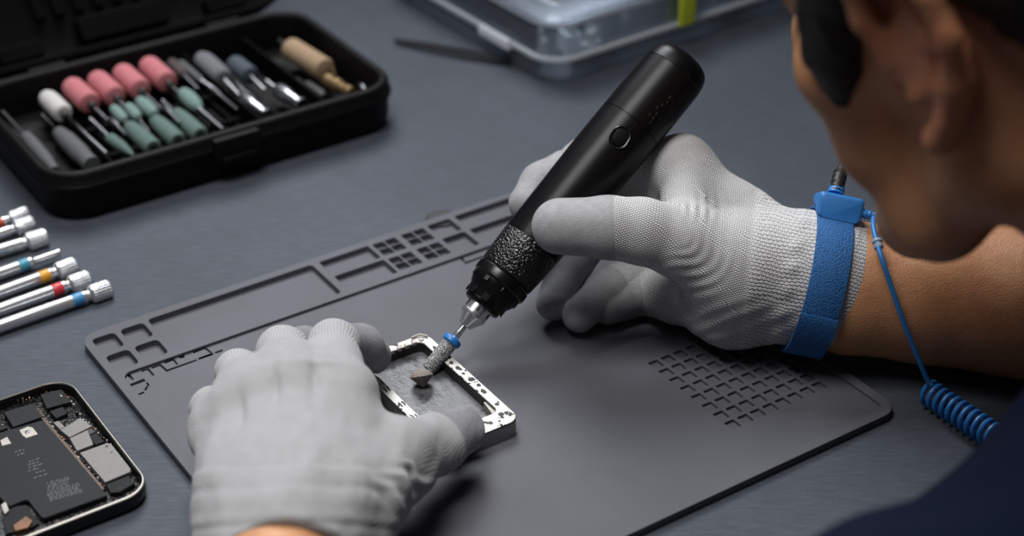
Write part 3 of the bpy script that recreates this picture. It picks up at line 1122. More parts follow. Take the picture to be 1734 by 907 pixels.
# odds and ends inside: each a small thing of its own
SPOTS = [(965, 95, 'cfd2d4'), (1010, 80, 'd9d6cf'), (1035, 68, 'c9cbd0'), (1060, 60, 'e0ddd6'), (1085, 55, 'cfcac0'), (1000, 105, 'd8d8d8'), (890, 118, 'c8c4ba'), (870, 108, 'bdbab2'), (1230, 45, 'cbcbd0'), (1100, 35, 'dcd9d2'), (1250, 30, 'c5c8cc')]
rnd = random.Random(11)
for k, (x, y, cc) in enumerate(SPOTS):
    p = OM.inverted() @ at_height(x, y - 14, .006)
    p.x = min(max(p.x, -OW / 2 + .014), OW / 2 - .014)
    p.y = max(p.y, -OD / 2 + .0125)
    o = thing('plastic_connector', 'small pale plastic connector blurred behind the clear organizer wall', 'spare part', OM @ Matrix.Translation((p.x, p.y, .0024)) @ Matrix.Rotation(rnd.uniform(0, 3), 4, 'Z'), 'spare parts in the organizer box')
    mb = MB()
    a_, b_ = rnd.uniform(.006, .009), rnd.uniform(.004, .006)
    hh = rnd.uniform(.012, .020)
    mb.box(-a_, a_, -b_, b_, 0, hh, .0006)
    mb.box(-a_ * .6, a_ * .6, -b_ * .5, b_ * .5, hh, hh + .008, .0006)
    obj('housing', mb, M('pale_' + cc, ''.join(format(min(255, int(cc[i:i + 2], 16) + 22), '02x') for i in (0, 2, 4)), .6), o)
    mb = MB()
    for q in (-.5, 0, .5):
        mb.tube([(a_ * q, b_ * .8, .003), (a_ * q, b_ * 1.7, .003)], .0005, 6)
    obj('pin', mb, STEEL, o)

# dark tweezers-like pen lying by the organizer
a, b = at_height(668, 68, .003), at_height(866, 104, .003)
t_ = thing('tweezers', 'dark slim tweezers lying blurred beside the clear organizer box', 'tweezers', along(a, b))
L = (b - a).length
for s in (-1, 1):
    mb = MB()
    mb.loft([[(s * e + sx * w_, sy * .0011, zz) for sx, sy in ((-1, -1), (1, -1), (1, 1), (-1, 1))] for zz, e, w_ in ((0, .0006, .0004), (L * .25, .0028, .0011), (L * .6, .0036, .0014), (L * .9, .0020, .0014), (L, .0010, .0010))])
    obj('arm', mb, M('tweezers_black', '1d1f23', .45), t_)

# ------------------------------------------------------------------ the drill held in the right glove
DA = at_depth(765, 577, .845)
DZ = (RGT * .63 + UPV * .762 + FWD * .15).normalized()
DX = (-FWD - DZ * (-FWD).dot(DZ)).normalized()
DY = DZ.cross(DX)
DM = Matrix((DX, DY, DZ)).transposed().to_4x4()
DM.translation = DA
PXM = .000296
drill = thing('pen_drill', 'black cordless pen drill with silver collet gripped by the right glove', 'drill', DM)
t = NT('drill_black')
vec = t.coords((1, 1, .25))
nz = t.noise(vec, 500, 3, .6)
t.l(t.ramp(nz, [(.3, lin('08080a')), (.7, lin('0c0c0e'))]), t.b.inputs['Base Color'])
t.b.inputs['Roughness'].default_value = .33
t.b.inputs['Specular IOR Level'].default_value = .2
t.l(t.bump(t.noise(t.coords(), 3000, 2, .5), .0001, .3), t.b.inputs['Normal'])
DBLK = t.m
DGLOSS = M('drill_gloss_black', '09090a', .28, spec=.4)
t = NT('drill_grip')
vec = t.coords()
vo = t.n('ShaderNodeTexVoronoi', Scale=880.0)
vo.feature = 'SMOOTH_F1'
t.l(vec, vo.inputs['Vector'])
t.b.inputs['Base Color'].default_value = (*lin('0d0d0e'), 1)
t.b.inputs['Roughness'].default_value = .34
t.b.inputs['Specular IOR Level'].default_value = .6
t.l(t.bump(vo.outputs['Distance'], .0010, -.9), t.b.inputs['Normal'])
DGRIP = t.m


def dl(name, prof, m, parent=drill, n=48, **kw):
    mb = MB()
    mb.lathe([(r * PXM, z * PXM) for r, z in prof], n, **{k: v for k, v in kw.items() if k in ('cap0', 'cap1')})
    return obj(name, mb, m, parent, sharp=kw.get('sharp', 30), label=kw.get('label'))


body = dl('body', [(50, 205), (52.5, 208), (53, 214), (55, 300), (57, 380), (57.5, 468), (57.5, 470.5), (56.4, 471.2), (56.4, 472.6), (57.5, 473.3), (57.5, 520), (57, 586), (56.0, 586.8), (56.0, 588.2), (56.6, 589),
                   (55, 602), (52, 612), (47, 619), (42, 622), (40, 622.5), (40, 620.5), (10, 620)], DBLK, n=72)
# power button lying in a shallow oval dish, facing the viewer
mb = MB()
zb, rb = 432 * PXM, 57.3 * PXM
BM = Matrix.Translation((rb - .0010, 0, zb)) @ Matrix.Rotation(R(7), 4, 'X') @ Matrix.Rotation(R(90), 4, 'Y')


def oval(w, h, z, n=28):
    pts = rrect(0, 0, h, w, w * .48, 7)
    return [(x, y, z) for x, y in pts]


btn_ring = MB()
btn_ring.loft([oval(.0098, .0118, -.001), oval(.0098, .0118, .0011), oval(.0092, .0112, .0014), oval(.0078, .0098, .0012), oval(.0076, .0096, .0004)], True, False, BM)
br_ = obj('button_ring', btn_ring, DGLOSS, drill)
mb.loft([oval(.0074, .0094, .0), oval(.0074, .0094, .0013), oval(.0066, .0086, .0019), oval(.0040, .0058, .0021)], True, True, BM)
obj('power_button', mb, DBLK, br_)
# worn print on the rear half: short dark raised strokes
mb = MB()
rnd = random.Random(2)
for k in range(7):
    zz = (486 + k * 9) * PXM
    a0 = R(20 + rnd.uniform(-6, 6))
    for s in range(rnd.randint(1, 2)):
        aa = a0 + s * .16
        mb.box(-.0010, .0010, -.0006, .0006, -.0001, .00008, .00003, Matrix.Rotation(aa, 4, 'Z') @ Matrix.Translation((57.4 * PXM, 0, zz)) @ Matrix.Rotation(R(90), 4, 'Y'))
obj('worn_print', mb, DGLOSS, drill)
dl('grip_sleeve', [(45, 139), (48.5, 141), (49.5, 144), (51.5, 172), (53, 205), (52, 208), (48, 209)], DGRIP, n=96, label='pebbled rubber grip')
dl('nose_ring', [(40, 118), (46, 119), (49.5, 122), (50, 128), (49.5, 136), (46.5, 140), (40, 141)], DGLOSS)
nose = dl('nose_cone', [(20, 74), (30, 74.5), (32.5, 76.5), (33.5, 79), (33.5, 83), (35.5, 84.5), (36.5, 88), (38, 96), (41.5, 102), (44.5, 109), (46.0, 116), (46.2, 119), (40, 120)], DBLK)
mb = MB()
for k in range(8):
    a_ = 2 * PI * k / 8 + .3
    mb.box(-.0014, .0014, -.0013, .0013, -.0004, .0003, .0002, Matrix.Rotation(a_, 4, 'Z') @ Matrix.Translation((46.2 * PXM, 0, 113 * PXM)) @ Matrix.Rotation(R(90), 4, 'Y'))
    mb.box(-.0022, .0022, -.0018, .0018, -.0004, .0002, .0002, Matrix.Rotation(a_ + .39, 4, 'Z') @ Matrix.Translation((36.8 * PXM, 0, 89 * PXM)) @ Matrix.Rotation(R(90), 4, 'Y'))
obj('nose_lug', mb, DGLOSS, nose)
CHR2 = M('collet_steel', 'dcdde0', .22, .9, rough_var=.1)
col_ = dl('collet', [(8, 32), (10.5, 32.5), (12, 34), (19, 48), (22.5, 52), (23.2, 54), (23.2, 58), (22.4, 58.6), (22.4, 60), (23.2, 60.6), (23.2, 76), (18, 77)], CHR2, n=48)
mb = MB()
for k in range(6):
    a_ = 2 * PI * k / 6
    mb.box(-.0013, .0013, -.0006, .0006, -.0002, .00012, .00005, Matrix.Rotation(a_, 4, 'Z') @ Matrix.Translation((23.2 * PXM, 0, 67 * PXM)) @ Matrix.Rotation(R(90), 4, 'Y'))
obj('collet_slot', mb, DARK, col_)
dl('bit_shank', [(6.0, 8), (6.4, 9), (6.4, 20), (5.6, 21), (5.6, 34)], CHR2, n=28)
dl('blue_collar', [(10, -5.5), (14.5, -4.8), (16.2, -2.5), (16.4, 2), (15, 5.5), (11.5, 7.0), (7, 9)], M('collar_blue', '1f6db5', .4), n=36, label='blue plastic collar')
t = NT('diamond_grit')
vec = t.coords()
n1 = t.noise(vec, 1500, 3, .7)
t.l(t.ramp(n1, [(.36, lin('38383a')), (.5, lin('7e7e80')), (.62, lin('d8d8da'))]), t.b.inputs['Base Color'])
t.b.inputs['Roughness'].default_value = .55
t.b.inputs['Metallic'].default_value = .35
t.l(t.bump(n1, .0008, 1.0), t.b.inputs['Normal'])
dl('burr', [(7, -62), (11.0, -61), (12.4, -58), (12.8, -40), (13, -4), (10, -3)], t.m, n=40, label='grey grit-coated grinding bit')
# broad pointed stone tip under the burr
tip_a = at_height(717, 655, .0072)
tip_b = at_height(713, 630, .0130)
CM = DM.inverted() @ along(tip_a, tip_b)
Lc = (tip_b - tip_a).length
mb = MB()
mb.lathe([(.0004, 0), (.0016, .0010), (.0050, Lc * .62), (.0056, Lc * .74), (.0050, Lc * .92), (.0034, Lc * 1.12), (.0012, Lc * 1.22)], 28, CM)
obj('stone_tip', mb, M('tip_stone', '7d746d', .7, var=.3, var_scale=700, bump=.0005, bump_scale=900), drill, sharp=25, label='brownish pointed stone tip')

# ------------------------------------------------------------------ anti-static wrist strap
AXD = (RGT * .978 - UPV * .205).normalized()
SC_ = at_depth(1381, 475, .848)
SU = (UPV + AXD * -UPV.dot(AXD)).normalized()
SF = AXD.cross(SU).normalized()
if SF.dot(FWD) < 0:
    SF = -SF
STM = Matrix((AXD, SU, SF)).transposed().to_4x4()
if STM.to_3x3().determinant() < 0:
    SF = -SF
    STM = Matrix((AXD, SU, SF)).transposed().to_4x4()
STM.translation = SC_
NEAR = -1 if SF.dot(FWD) > 0 else 1          # sign of local z that faces the viewer
strap = thing('wrist_strap', 'blue anti-static wrist strap with coiled cord around the gloved right wrist', 'wrist strap', STM)
t = NT('strap_weave')
vec = t.coords((1, 1, 1))
vo = t.n('ShaderNodeTexVoronoi', Scale=1300.0)
t.l(vec, vo.inputs['Vector'])
nz = t.noise(vec, 700, 2, .6)
t.l(t.ramp(vo.outputs['Distance'], [(.15, lin('2f76b8')), (.65, lin('1f5690'))]), t.b.inputs['Base Color'])
t.b.inputs['Roughness'].default_value = .75
t.l(t.bump(vo.outputs['Distance'], .0005, -.8), t.b.inputs['Normal'])
WEAVE = t.m
BLUEP = M('blue_plastic', '2e76bd', .42, var=.04)


def hoop(x, a, b, n=64, th0=0, th1=2 * PI, closed=True):
    m = n if closed else n + 1
    return [(x, a * math.cos(th0 + (th1 - th0) * k / n), b * math.sin(th0 + (th1 - th0) * k / n)) for k in range(m)]


BA, BB = .0362, .0356
mb = MB()
hw = .0088
mb.loft([hoop(-hw, BA - .0014, BB - .0014), hoop(-hw, BA - .0002, BB - .0002), hoop(-hw + .0005, BA, BB), hoop(hw - .0005, BA, BB), hoop(hw, BA - .0002, BB - .0002), hoop(hw, BA - .0014, BB - .0014)], loop=True)
obj('band', mb, WEAVE, strap)
mb = MB()
rings = []
for k in range(29):
    th = R(180 - 62 + 84 * k / 28) * NEAR
    e_ = .0004 if k in (0, 28) else 0
    row = []
    for x, d_ in ((-hw - .0004, .0002), (hw + .0002, .0002), (hw + .0002, .0013 - e_), (-hw - .0004, .0013 - e_)):
        row.append((x, (BA + d_) * math.cos(th), (BB + d_) * math.sin(th)))
    rings.append(row)
mb.loft(rings)
obj('overlap_flap', mb, WEAVE, strap)
mb = MB()
rings = []
zc, zh = NEAR * .0110, .0095
top = BA + .0060
for k, (f_, i) in enumerate(((-1, .0016), (-.93, .0004), (-.85, 0), (-.4, 0), (0, 0), (.4, 0), (.70, 0), (.85, 0), (.93, .0004), (1, .0016))):
    z = zc + zh * f_ * -NEAR
    yb = BA * math.sqrt(1 - (z / BB) ** 2) + .0003
    drop = 0 if f_ * 1 > -.6 else 0
    yt = max(top - i, yb + .002)
    rings.append([(.0012 + x, y, z) for x, y in rrect(0, (yb + yt) / 2, .0218 - 2 * i, yt - yb, .0020, 6)])
mb.loft(rings)
buckle = obj('buckle', mb, BLUEP, strap)
# black cable leaving the buckle towards the back
mb = MB()
pts = smooth_path([at_depth(1415, 328, .838), at_depth(1421, 302, .843), at_depth(1430, 270, .852), at_depth(1447, 215, .885), at_height(1490, 130, .006), at_height(1560, 40, .0035), at_height(1700, -60, .0035)], 10)
SI = STM.inverted()
pl = [SI @ p for p in pts]
mb.tube(pl, [.0019] * len(pl), 12)
mb.tube(pl[:18], [.0036 if i % 3 else .0032 for i in range(14)] + [.0030, .0027, .0024, .0020], 14)
obj('lead', mb, M('lead_black', '161617', .5), strap, label='black lead')
mb = MB()
mb.tube([SI @ at_depth(1414, 330, .8385), SI @ at_depth(1418, 317, .8405)], [.0042, .0038], 16)
obj('lead_socket', mb, BLUEP, buckle)
# plug with strain relief
mb = MB()
p0, p1 = SI @ at_depth(1444, 358, .832), SI @ at_depth(1483, 366, .830)
prof = []
Lp = (p1 - p0).length
for k in range(5):
    z = Lp * .08 + k * Lp * .15
    prof += [(.0026 - k * .00016, z), (.0029 - k * .00016, z + Lp * .03), (.0029 - k * .00016, z + Lp * .08), (.0022 - k * .0001, z + Lp * .11)]
mb.lathe([(.0022, -.001)] + prof + [(.0017, Lp * .86), (.0017, Lp), (.0012, Lp * 1.04)], 18, along(p0, p1))
mb.tube(smooth_path([SI @ at_depth(1478, 364, .830), SI @ at_depth(1487, 363, .829), SI @ at_depth(1494, 368, .828), SI @ at_depth(1490, 374, .827), SI @ at_depth(1480, 370, .827)], 6), .0011, 10)
obj('cord_plug', mb, BLUEP, strap)
cpts = smooth_path([at_depth(1479, 369, .827), at_depth(1479, 385, .820), at_depth(1485, 410, .813), at_depth(1494, 440, .808), at_depth(1511, 490, .808), at_depth(1530, 545, .810), at_depth(1552, 600, .815), at_depth(1570, 642, .821), at_depth(1577, 652, .822)], 8)
mb = MB()
mb.tube([SI @ p for p in cpts], .00125, 12)
obj('cord', mb, BLUEP, strap)
mb = MB()
b0, b1 = SI @ at_depth(1484, 404, .8145), SI @ at_depth(1489, 422, .8115)
mb.lathe([(.0014, 0), (.0024, .0006), (.0025, .002), (.0019, .0024), (.0019, .0036), (.0024, .0041), (.0022, .0052), (.0014, .0058)], 16, along(b0, b1))
obj('cord_bead', mb, M('bead_grey', '8fa6bf', .4), strap, label='pale bead on the cord')
# the coil lies on the table
mb = MB()
ca, cb = at_height(1570, 662, .0074), at_height(1700, 750, .0074)
CMx = SI @ along(ca, cb)
Lq = (cb - ca).length
turns, rad = 12, .0056
hel = []
for k in range(turns * 22 + 1):
    a_ = 2 * PI * k / 22
    hel.append(CMx @ Vector((rad * math.cos(a_), rad * math.sin(a_), Lq * k / (turns * 22))))
mb.tube(hel, .00122, 8)
obj('coil', mb, BLUEP, strap)

# ------------------------------------------------------------------ the person: body, hair, shirt and two gloves
LO = lambda px, py, z: at_height(px, py, z)


def dpt(p):
    return (Vector(p) - CAM).dot(FWD)


def rm(p, rpx):
    return rpx * dpt(p) / FPX


def prim(lst, mode):
    """[(px, py, depth or height, radius in photo pixels)...] -> points and radii in metres"""
    pts = [at_depth(*q[:3]) if mode == 'd' else at_height(*q[:3]) for q in lst]
    return pts, [rm(p, q[3]) for p, q in zip(pts, lst)]


def glove_mat(name, knit, coat, pu, pv, rib_amp, gap):
    t = NT(name)
    aC = t.n('ShaderNodeAttribute', attribute_name='coat')
    aU = t.n('ShaderNodeAttribute', attribute_name='ku')
    aV = t.n('ShaderNodeAttribute', attribute_name='kv')
    aR = t.n('ShaderNodeAttribute', attribute_name='rib')
    vec = t.coords()
    wob = t.math('MULTIPLY', t.math('SUBTRACT', t.noise(vec, 90, 2, .5), .5), .004)
    U = t.math('ADD', aU.outputs['Fac'], wob)
    V = t.math('ADD', aV.outputs['Fac'], wob)
    su = t.math('SINE', t.math('MULTIPLY', U, 2 * PI / pu))
    half = t.math('MULTIPLY', t.math('SIGN', su), .25 * pv)
    sv = t.math('SINE', t.math('MULTIPLY', t.math('ADD', V, half), 2 * PI / pv))
    dots = t.math('MULTIPLY_ADD', t.math('ADD', t.math('ABSOLUTE', su), sv), .25)
    t.t.nodes[-1].inputs[2].default_value = .30
    ribs = t.math('MULTIPLY_ADD', t.math('SINE', t.math('MULTIPLY', V, 2 * PI / (pv * 1.5))), .5)
    t.t.nodes[-1].inputs[2].default_value = .5
    ribs = t.math('ADD', t.math('MULTIPLY', ribs, .45), t.math('MULTIPLY', dots, .6))
    mixr = t.n('ShaderNodeMix', data_type='FLOAT')
    t.l(aR.outputs['Fac'], mixr.inputs[0]); t.l(dots, mixr.inputs[2]); t.l(ribs, mixr.inputs[3])
    knith = mixr.outputs[0]
    mask = t.ramp(aC.outputs['Fac'], [(.46, (0, 0, 0)), (.54, (1, 1, 1))])
    nz = t.noise(vec, 60, 4, .6)
    kc = lin(knit)
    kcol = t.ramp(knith, [(.08, tuple(x * gap for x in kc)), (.42, kc), (1.0, tuple(min(1, x * 1.12) for x in kc))])
    kcol = t.mix(t.math('MULTIPLY', nz, .25), kcol, tuple(x * .86 for x in kc))
    cc = lin(coat)
    ccol = t.ramp(t.noise(vec, 260, 4, .65), [(.3, tuple(x * .84 for x in cc)), (.7, tuple(x * 1.1 for x in cc))])
    t.l(t.mix(mask, kcol, ccol), t.b.inputs['Base Color'])
    t.l(t.ramp(mask, [(0, (.92,) * 3), (1, (.58,) * 3)]), t.b.inputs['Roughness'])
    t.b.inputs['Specular IOR Level'].default_value = .3
    t.b.inputs['Sheen Weight'].default_value = .12
    pores = t.noise(vec, 1400, 3, .65)
    hh = t.n('ShaderNodeMix', data_type='FLOAT')
    t.l(mask, hh.inputs[0])
    t.l(t.math('MULTIPLY', knith, rib_amp), hh.inputs[2])
    t.l(t.math('MULTIPLY', pores, .55), hh.inputs[3])
    t.l(t.bump(hh.outputs[0], .0007, .9), t.b.inputs['Normal'])
    return t.m


def make_glove(name, label, palm, fingers, cutp, cutn, mode, step, kp, kf, coat_fn, axu, axv, origin, mat_, parent, shape=None, rib_fn=None):
    allp = []
    P = [prim(c, mode) for c in palm]
    Fg = [prim(c, mode) for c in fingers]
    for pts, rs in P + Fg:
        for p, r in zip(pts, rs):
            allp += [np.array(p) - r, np.array(p) + r]
    lo, hi = np.min(allp, 0) - .006, np.max(allp, 0) + .006
    f = Field(lo, hi, step)
    for pts, rs in P:
        f.chain(pts, rs, kp)
    tips = Field(lo, hi, step)
    for pts, rs in Fg:
        g = Field(lo, hi, step)
        g.chain(pts, rs, .004)
        tips.merge(g, .0008)
    f.merge(tips, kf)
    f.cut(cutp, cutn, .0012)
    v, q = f.surface()
    nrm = vnormals(v, q)
    if shape is not None:
        v = v + nrm * shape(v, nrm)[:, None]
    v = rest(v, .0020)
    me = np_mesh(name, v, q)
    attr(me, 'coat', coat_fn(v, Fg))
    o3 = np.array(origin)
    attr(me, 'ku', (v - o3) @ np.array(axu))
    attr(me, 'kv', (v - o3) @ np.array(axv))
    attr(me, 'rib', rib_fn(v, Fg) if rib_fn else np.zeros(len(v)))
    return obj(name, None, mat_, parent, world=True, sharp=None, mesh=me, label=label)


MAT_INV = frame_at(0, 0, 0).inverted()


def rest(v, inset):
    """cloth and skin lie inside the strap and flat on what they touch"""
    o = np.array(SC_)
    x, y, z = (v - o) @ np.array(AXD), (v - o) @ np.array(SU), (v - o) @ np.array(SF)
    rr_ = np.sqrt((y / (BA - inset)) ** 2 + (z / (BB - inset)) ** 2)
    near = (np.abs(x) < .030) & (rr_ < 1.6)
    wt = ss(.0165 - np.abs(x - .0012), 0, .0040)
    k = np.where(near & (rr_ > 1), 1 + (1 / np.maximum(rr_, 1e-6) - 1) * wt, 1)
    v = o + x[:, None] * np.array(AXD) + (y * k)[:, None] * np.array(SU) + (z * k)[:, None] * np.array(SF)
    Mi = np.array(MAT_INV)
    u_, w_ = v @ Mi[0, :3] + Mi[0, 3], v @ Mi[1, :3] + Mi[1, 3]
    floor_ = np.where((u_ > U0 - .002) & (u_ < U1 + .002) & (w_ > V0 - .002) & (w_ < V1 + .002), .0049, .0004)
    top_ = (v[:, 0] > -1.0) & (v[:, 0] < .44) & (v[:, 2] > -.02)
    v[:, 2] = np.where(top_ & (v[:, 2] < floor_), floor_, v[:, 2])
    return v


def ss(x, a, b):
    t = np.clip((x - a) / (b - a), 0, 1)
    return t * t * (3 - 2 * t)


def px_of(v):
    """where points of the place appear in the photograph"""
    d = v - np.array(CAM)
    w = d @ np.array(FWD)
    return IMG_W / 2 + FPX * (d @ np.array(RGT)) / w, IMG_H / 2 - FPX * (d @ np.array(UPV)) / w


person = thing('person', 'person in navy shirt and grey gloves bending over the table, grinding a phone frame', 'person', Matrix.Translation((.52, -.15, -.16)))

# ---- right glove
R_PALM = [
    [(1450, 484, .848, 101), (1385, 473, .848, 105), (1335, 466, .849, 100)],
    [(1325, 436, .855, 66), (1250, 374, .868, 54), (1155, 280, .876, 43)],
    [(1320, 455, .858, 66), (1250, 410, .880, 60), (1165, 342, .893, 42)],
    [(1320, 475, .858, 68), (1250, 450, .880, 66), (1170, 410, .898, 42)],
    [(1322, 492, .854, 74), (1240, 512, .857, 70), (1150, 498, .875, 47)],
    [(1322, 466, .846, 74), (1250, 455, .840, 80), (1165, 415, .833, 60)],
    [(1160, 385, .842, 42), (1158, 305, .866, 40)],
    [(1165, 342, .893, 44), (1170, 410, .898, 42), (1150, 490, .885, 46)],
    [(1155, 280, .876, 43), (1165, 342, .893, 42)],
    [(1155, 310, .884, 42), (1068, 338, .898, 34)],
]
R_FING = [
    [(1165, 412, .834, 60), (1085, 391, .827, 55), (1030, 385, .8247, 52), (948, 383, .8267, 48)],
    [(1155, 280, .878, 43), (1080, 275, .894, 40), (1000, 269, .899, 40), (918, 312, .893, 36), (894, 345, .886, 33)],
    [(1165, 342, .893, 42), (1012, 382, .908, 38), (963, 455, .893, 35), (937, 513, .880, 30)],
    [(1170, 410, .898, 42), (1085, 455, .898, 38), (1028, 490, .885, 34), (981, 534, .872, 29)],
    [(1150, 495, .880, 45), (1095, 497, .890, 35), (1055, 508, .886, 32), (1030, 522, .880, 28)],
]


def coat_right(v, Fg):
    out = np.zeros(len(v))
    best = np.full(len(v), 1e9)
    starts = [None, .3, .35, .62, .5]
    dpalm = np.full(len(v), 1e9)
    for c in R_PALM:
        pts, rs = prim(c, 'd')
        for i in range(len(pts) - 1):
            d, t_ = seg_dist(v, pts[i], pts[i + 1])
            dpalm = np.minimum(dpalm, d - (rs[i] + (rs[i + 1] - rs[i]) * t_))
    for k, (pts, rs) in enumerate(Fg):
        dd = np.full(len(v), 1e9)
        ss_ = np.zeros(len(v))
        acc = 0
        for i in range(len(pts) - 1):
            L = (pts[i + 1] - pts[i]).length
            d, t_ = seg_dist(v, pts[i], pts[i + 1])
            d = d - (rs[i] + (rs[i + 1] - rs[i]) * t_)
            m = d < dd
            dd[m] = d[m]
            ss_[m] = acc + t_[m] * L
            acc += L
        if k == 0:
            x, y = px_of(v)
            val = .5 + (1041 + (y - 385) * .03 - x) * .02
        else:
            val = .5 + (ss_ - acc * starts[k]) * 120
        val = np.where(dd < dpalm - .0005, val, 0)
        m = dd < best
        best[m] = dd[m]
        out[m] = val[m]
    return np.clip(out, 0, 1)


def shape_right(v, n):
    x, y = px_of(v)
    d = np.zeros(len(v))
    # folds round the base of the thumb
    rad = np.hypot(x - 1105, (y - 355))
    ang = np.degrees(np.arctan2(y - 355, x - 1105))
    facing = ss(-(n @ np.array(FWD)), .1, .5)
    g = np.exp(-((ang - 52) / 22) ** 2) * ss(rad, 70, 95) * (1 - ss(rad, 150, 190)) * facing
    d += .00034 * g * np.sin((rad + 10 * np.sin(ang * .11)) * 2 * PI / 21)
    g2 = np.exp(-((ang + 5) / 14) ** 2) * ss(rad, 40, 60) * (1 - ss(rad, 90, 130)) * facing
    d += .0005 * g2 * np.sin(rad * 2 * PI / 17)
    # slack folds low on the heel of the hand
    g3 = np.exp(-((y - 545) / 35) ** 2) * np.exp(-((x - 1240) / 90) ** 2)
    d += .0004 * g3 * np.sin((y * .9 + x * .35) * 2 * PI / 24)
    # band of the knitted cuff, puckered by the strap
    cuff = ss(x + (y - 470) * .12, 1262, 1275)
    d += .0004 * cuff
    d += .0007 * np.exp(-((x + (y - 470) * .22 - 1338) / 14) ** 2) * (1 + .6 * np.sin(y * 2 * PI / 37))
    # rolled hem beyond the strap
    d += .0008 * np.exp(-((x + (y - 480) * .22 - 1431) / 6) ** 2)
    # creases on fingers
    d += -.0006 * np.exp(-((x - y * .2 - 900) / 5) ** 2) * (y < 300) * (x < 1000)
    return d


def rib_right(v, Fg):
    x, y = px_of(v)
    return np.clip(ss(x + (y - 470) * .12, 1255, 1280), 0, 1)


GR = glove_mat('grey_knit_glove', 'c4c4c5', '98989b', .00220, .00118, 1.0, .20)
cp = at_depth(1440, 489, .848)
make_glove('glove', 'grey knit glove with smooth coated fingers', R_PALM, R_FING, cp, AXD, 'd', .00085, .012, .007, coat_right, AXD, SU, SC_, GR, person, shape_right, rib_right)

# ---- left glove
L_PALM = [
    [(470, 1040, .044, 118), (485, 920, .046, 118), (500, 850, .048, 110)],
    [(432, 900, .042, 96), (440, 830, .044, 96)],
    [(560, 900, .040, 96), (570, 850, .042, 100)],
    [(545, 860, .046, 90), (578, 668, .056, 50)],
    [(505, 860, .050, 86), (498, 660, .060, 50)],
    [(455, 860, .048, 86), (430, 684, .054, 48)],
    [(425, 850, .044, 84), (374, 725, .043, 46)],
    [(585, 855, .040, 92), (668, 782, .036, 64)],
    [(575, 690, .056, 48), (612, 752, .046, 40), (668, 775, .036, 58)],
    [(578, 668, .055, 50), (498, 660, .058, 50), (430, 684, .053, 48), (374, 725, .043, 46)],
    [(571, 618, .053, 36), (490, 622, .053, 36), (418, 652, .047, 34), (367, 705, .038, 33)],
]
L_FING = [
    [(585, 850, .041, 88), (670, 778, .036, 62), (738, 750, .0285, 50), (780, 729, .0240, 42)],
    [(578, 668, .056, 48), (564, 582, .052, 40), (610, 588, .036, 38), (632, 602, .0240, 31)],
    [(498, 660, .060, 48), (478, 594, .047, 41), (516, 590, .029, 36), (545, 602, .0165, 30)],
    [(430, 684, .054, 46), (403, 630, .041, 37), (440, 630, .025, 34), (480, 642, .0150, 29)],
    [(374, 725, .043, 44), (359, 690, .034, 34), (392, 686, .022, 30), (425, 692, .0145, 26)],
]


def coat_left(v, Fg):
    out = np.zeros(len(v))
    best = np.full(len(v), 1e9)
    x, y = px_of(v)
    for k, (pts, rs) in enumerate(Fg):
        dd = np.full(len(v), 1e9)
        ss_ = np.zeros(len(v))
        acc, at = 0, []
        for i in range(len(pts) - 1):
            L = (pts[i + 1] - pts[i]).length
            d, t_ = seg_dist(v, pts[i], pts[i + 1])
            d = d - (rs[i] + (rs[i + 1] - rs[i]) * t_)
            m = d < dd
            dd[m] = d[m]
            ss_[m] = acc + t_[m] * L
            acc += L
            at.append(acc)
        lim = at[1] + .0015 if k == 0 else at[0] + (.0055 if k == 1 else .0065)
        val = .5 + (ss_ - lim) * 120
        m = dd < best
        best[m] = dd[m]
        out[m] = val[m]
    return np.clip(out, 0, 1)


def rib_left(v, Fg):
    out = np.zeros(len(v))
    for k, (pts, rs) in enumerate(Fg):
        if k == 0:
            continue
        d = np.linalg.norm(v - np.array(pts[1]), axis=1)
        d2, t_ = seg_dist(v, pts[0], pts[1])
        out = np.maximum(out, (1 - ss(d, .012, .026)))
    return out


def shape_left(v, n):
    x, y = px_of(v)
    d = np.zeros(len(v))
    up = ss(-(n @ np.array(FWD)), -.2, .4)
    # folds at the root of the thumb
    rad = np.hypot(x - 745, y - 745)
    ang = np.degrees(np.arctan2(y - 745, x - 745))
    g = np.exp(-((ang - 128) / 24) ** 2) * ss(rad, 50, 75) * (1 - ss(rad, 120, 165)) * up
    d += .0008 * g * np.sin((rad + 9 * np.sin(ang * .15)) * 2 * PI / 31)
    # rolled cuff lines across the wrist
    arc_ = y - (788 + .00042 * (x - 500) ** 2)
    d += .0008 * ss(arc_, -6, 9) * up
    for off, w_, a_ in ((34, 8, -.0004), (72, 10, -.0002), (98, 7, -.0005)):
        d += a_ * np.exp(-((arc_ - off) / w_) ** 2) * up
    # knuckle dents and loose cloth
    for kx, ky, s_, a_ in ((534, 640, 16, -.0020), (465, 655, 15, -.0022), (405, 690, 14, -.0020)):
        d += a_ * np.exp(-((x - kx) ** 2 / (s_ * .7) ** 2 + (y - ky) ** 2 / (s_ * 2.2) ** 2)) * up
    d += up * ss(y, 620, 690) * np.array([.0018 * mnoise.noise(Vector((a * 75, b * 38, c * 60))) + .00035 * mnoise.noise(Vector((a * 190, b * 110, c * 160))) for a, b, c in v])
    d += .0010 * np.exp(-((y - 612 - .05 * (x - 540)) / 7) ** 2) * np.exp(-((x - 545) / 45) ** 2) * up
    return d


wrist_l = LO(470, 985, .044)
elbow_l = Vector((-.055, -.56, .055))
ldir = (elbow_l - wrist_l).normalized()
cutp = LO(458, 893, .070)
GL = glove_mat('white_knit_glove', 'a8a8aa', '84848a', .00150, .00092, .60, .50)
hand_dir = (LO(500, 600, .05) - LO(470, 900, .05)).normalized()
make_glove('glove', 'pale grey knit glove with darker coated fingertips', L_PALM, L_FING, cutp, ldir, 'z', .00085, .012, .006, coat_left, hand_dir, RGT, LO(500, 700, .05), GL, person, shape_left, rib_left)

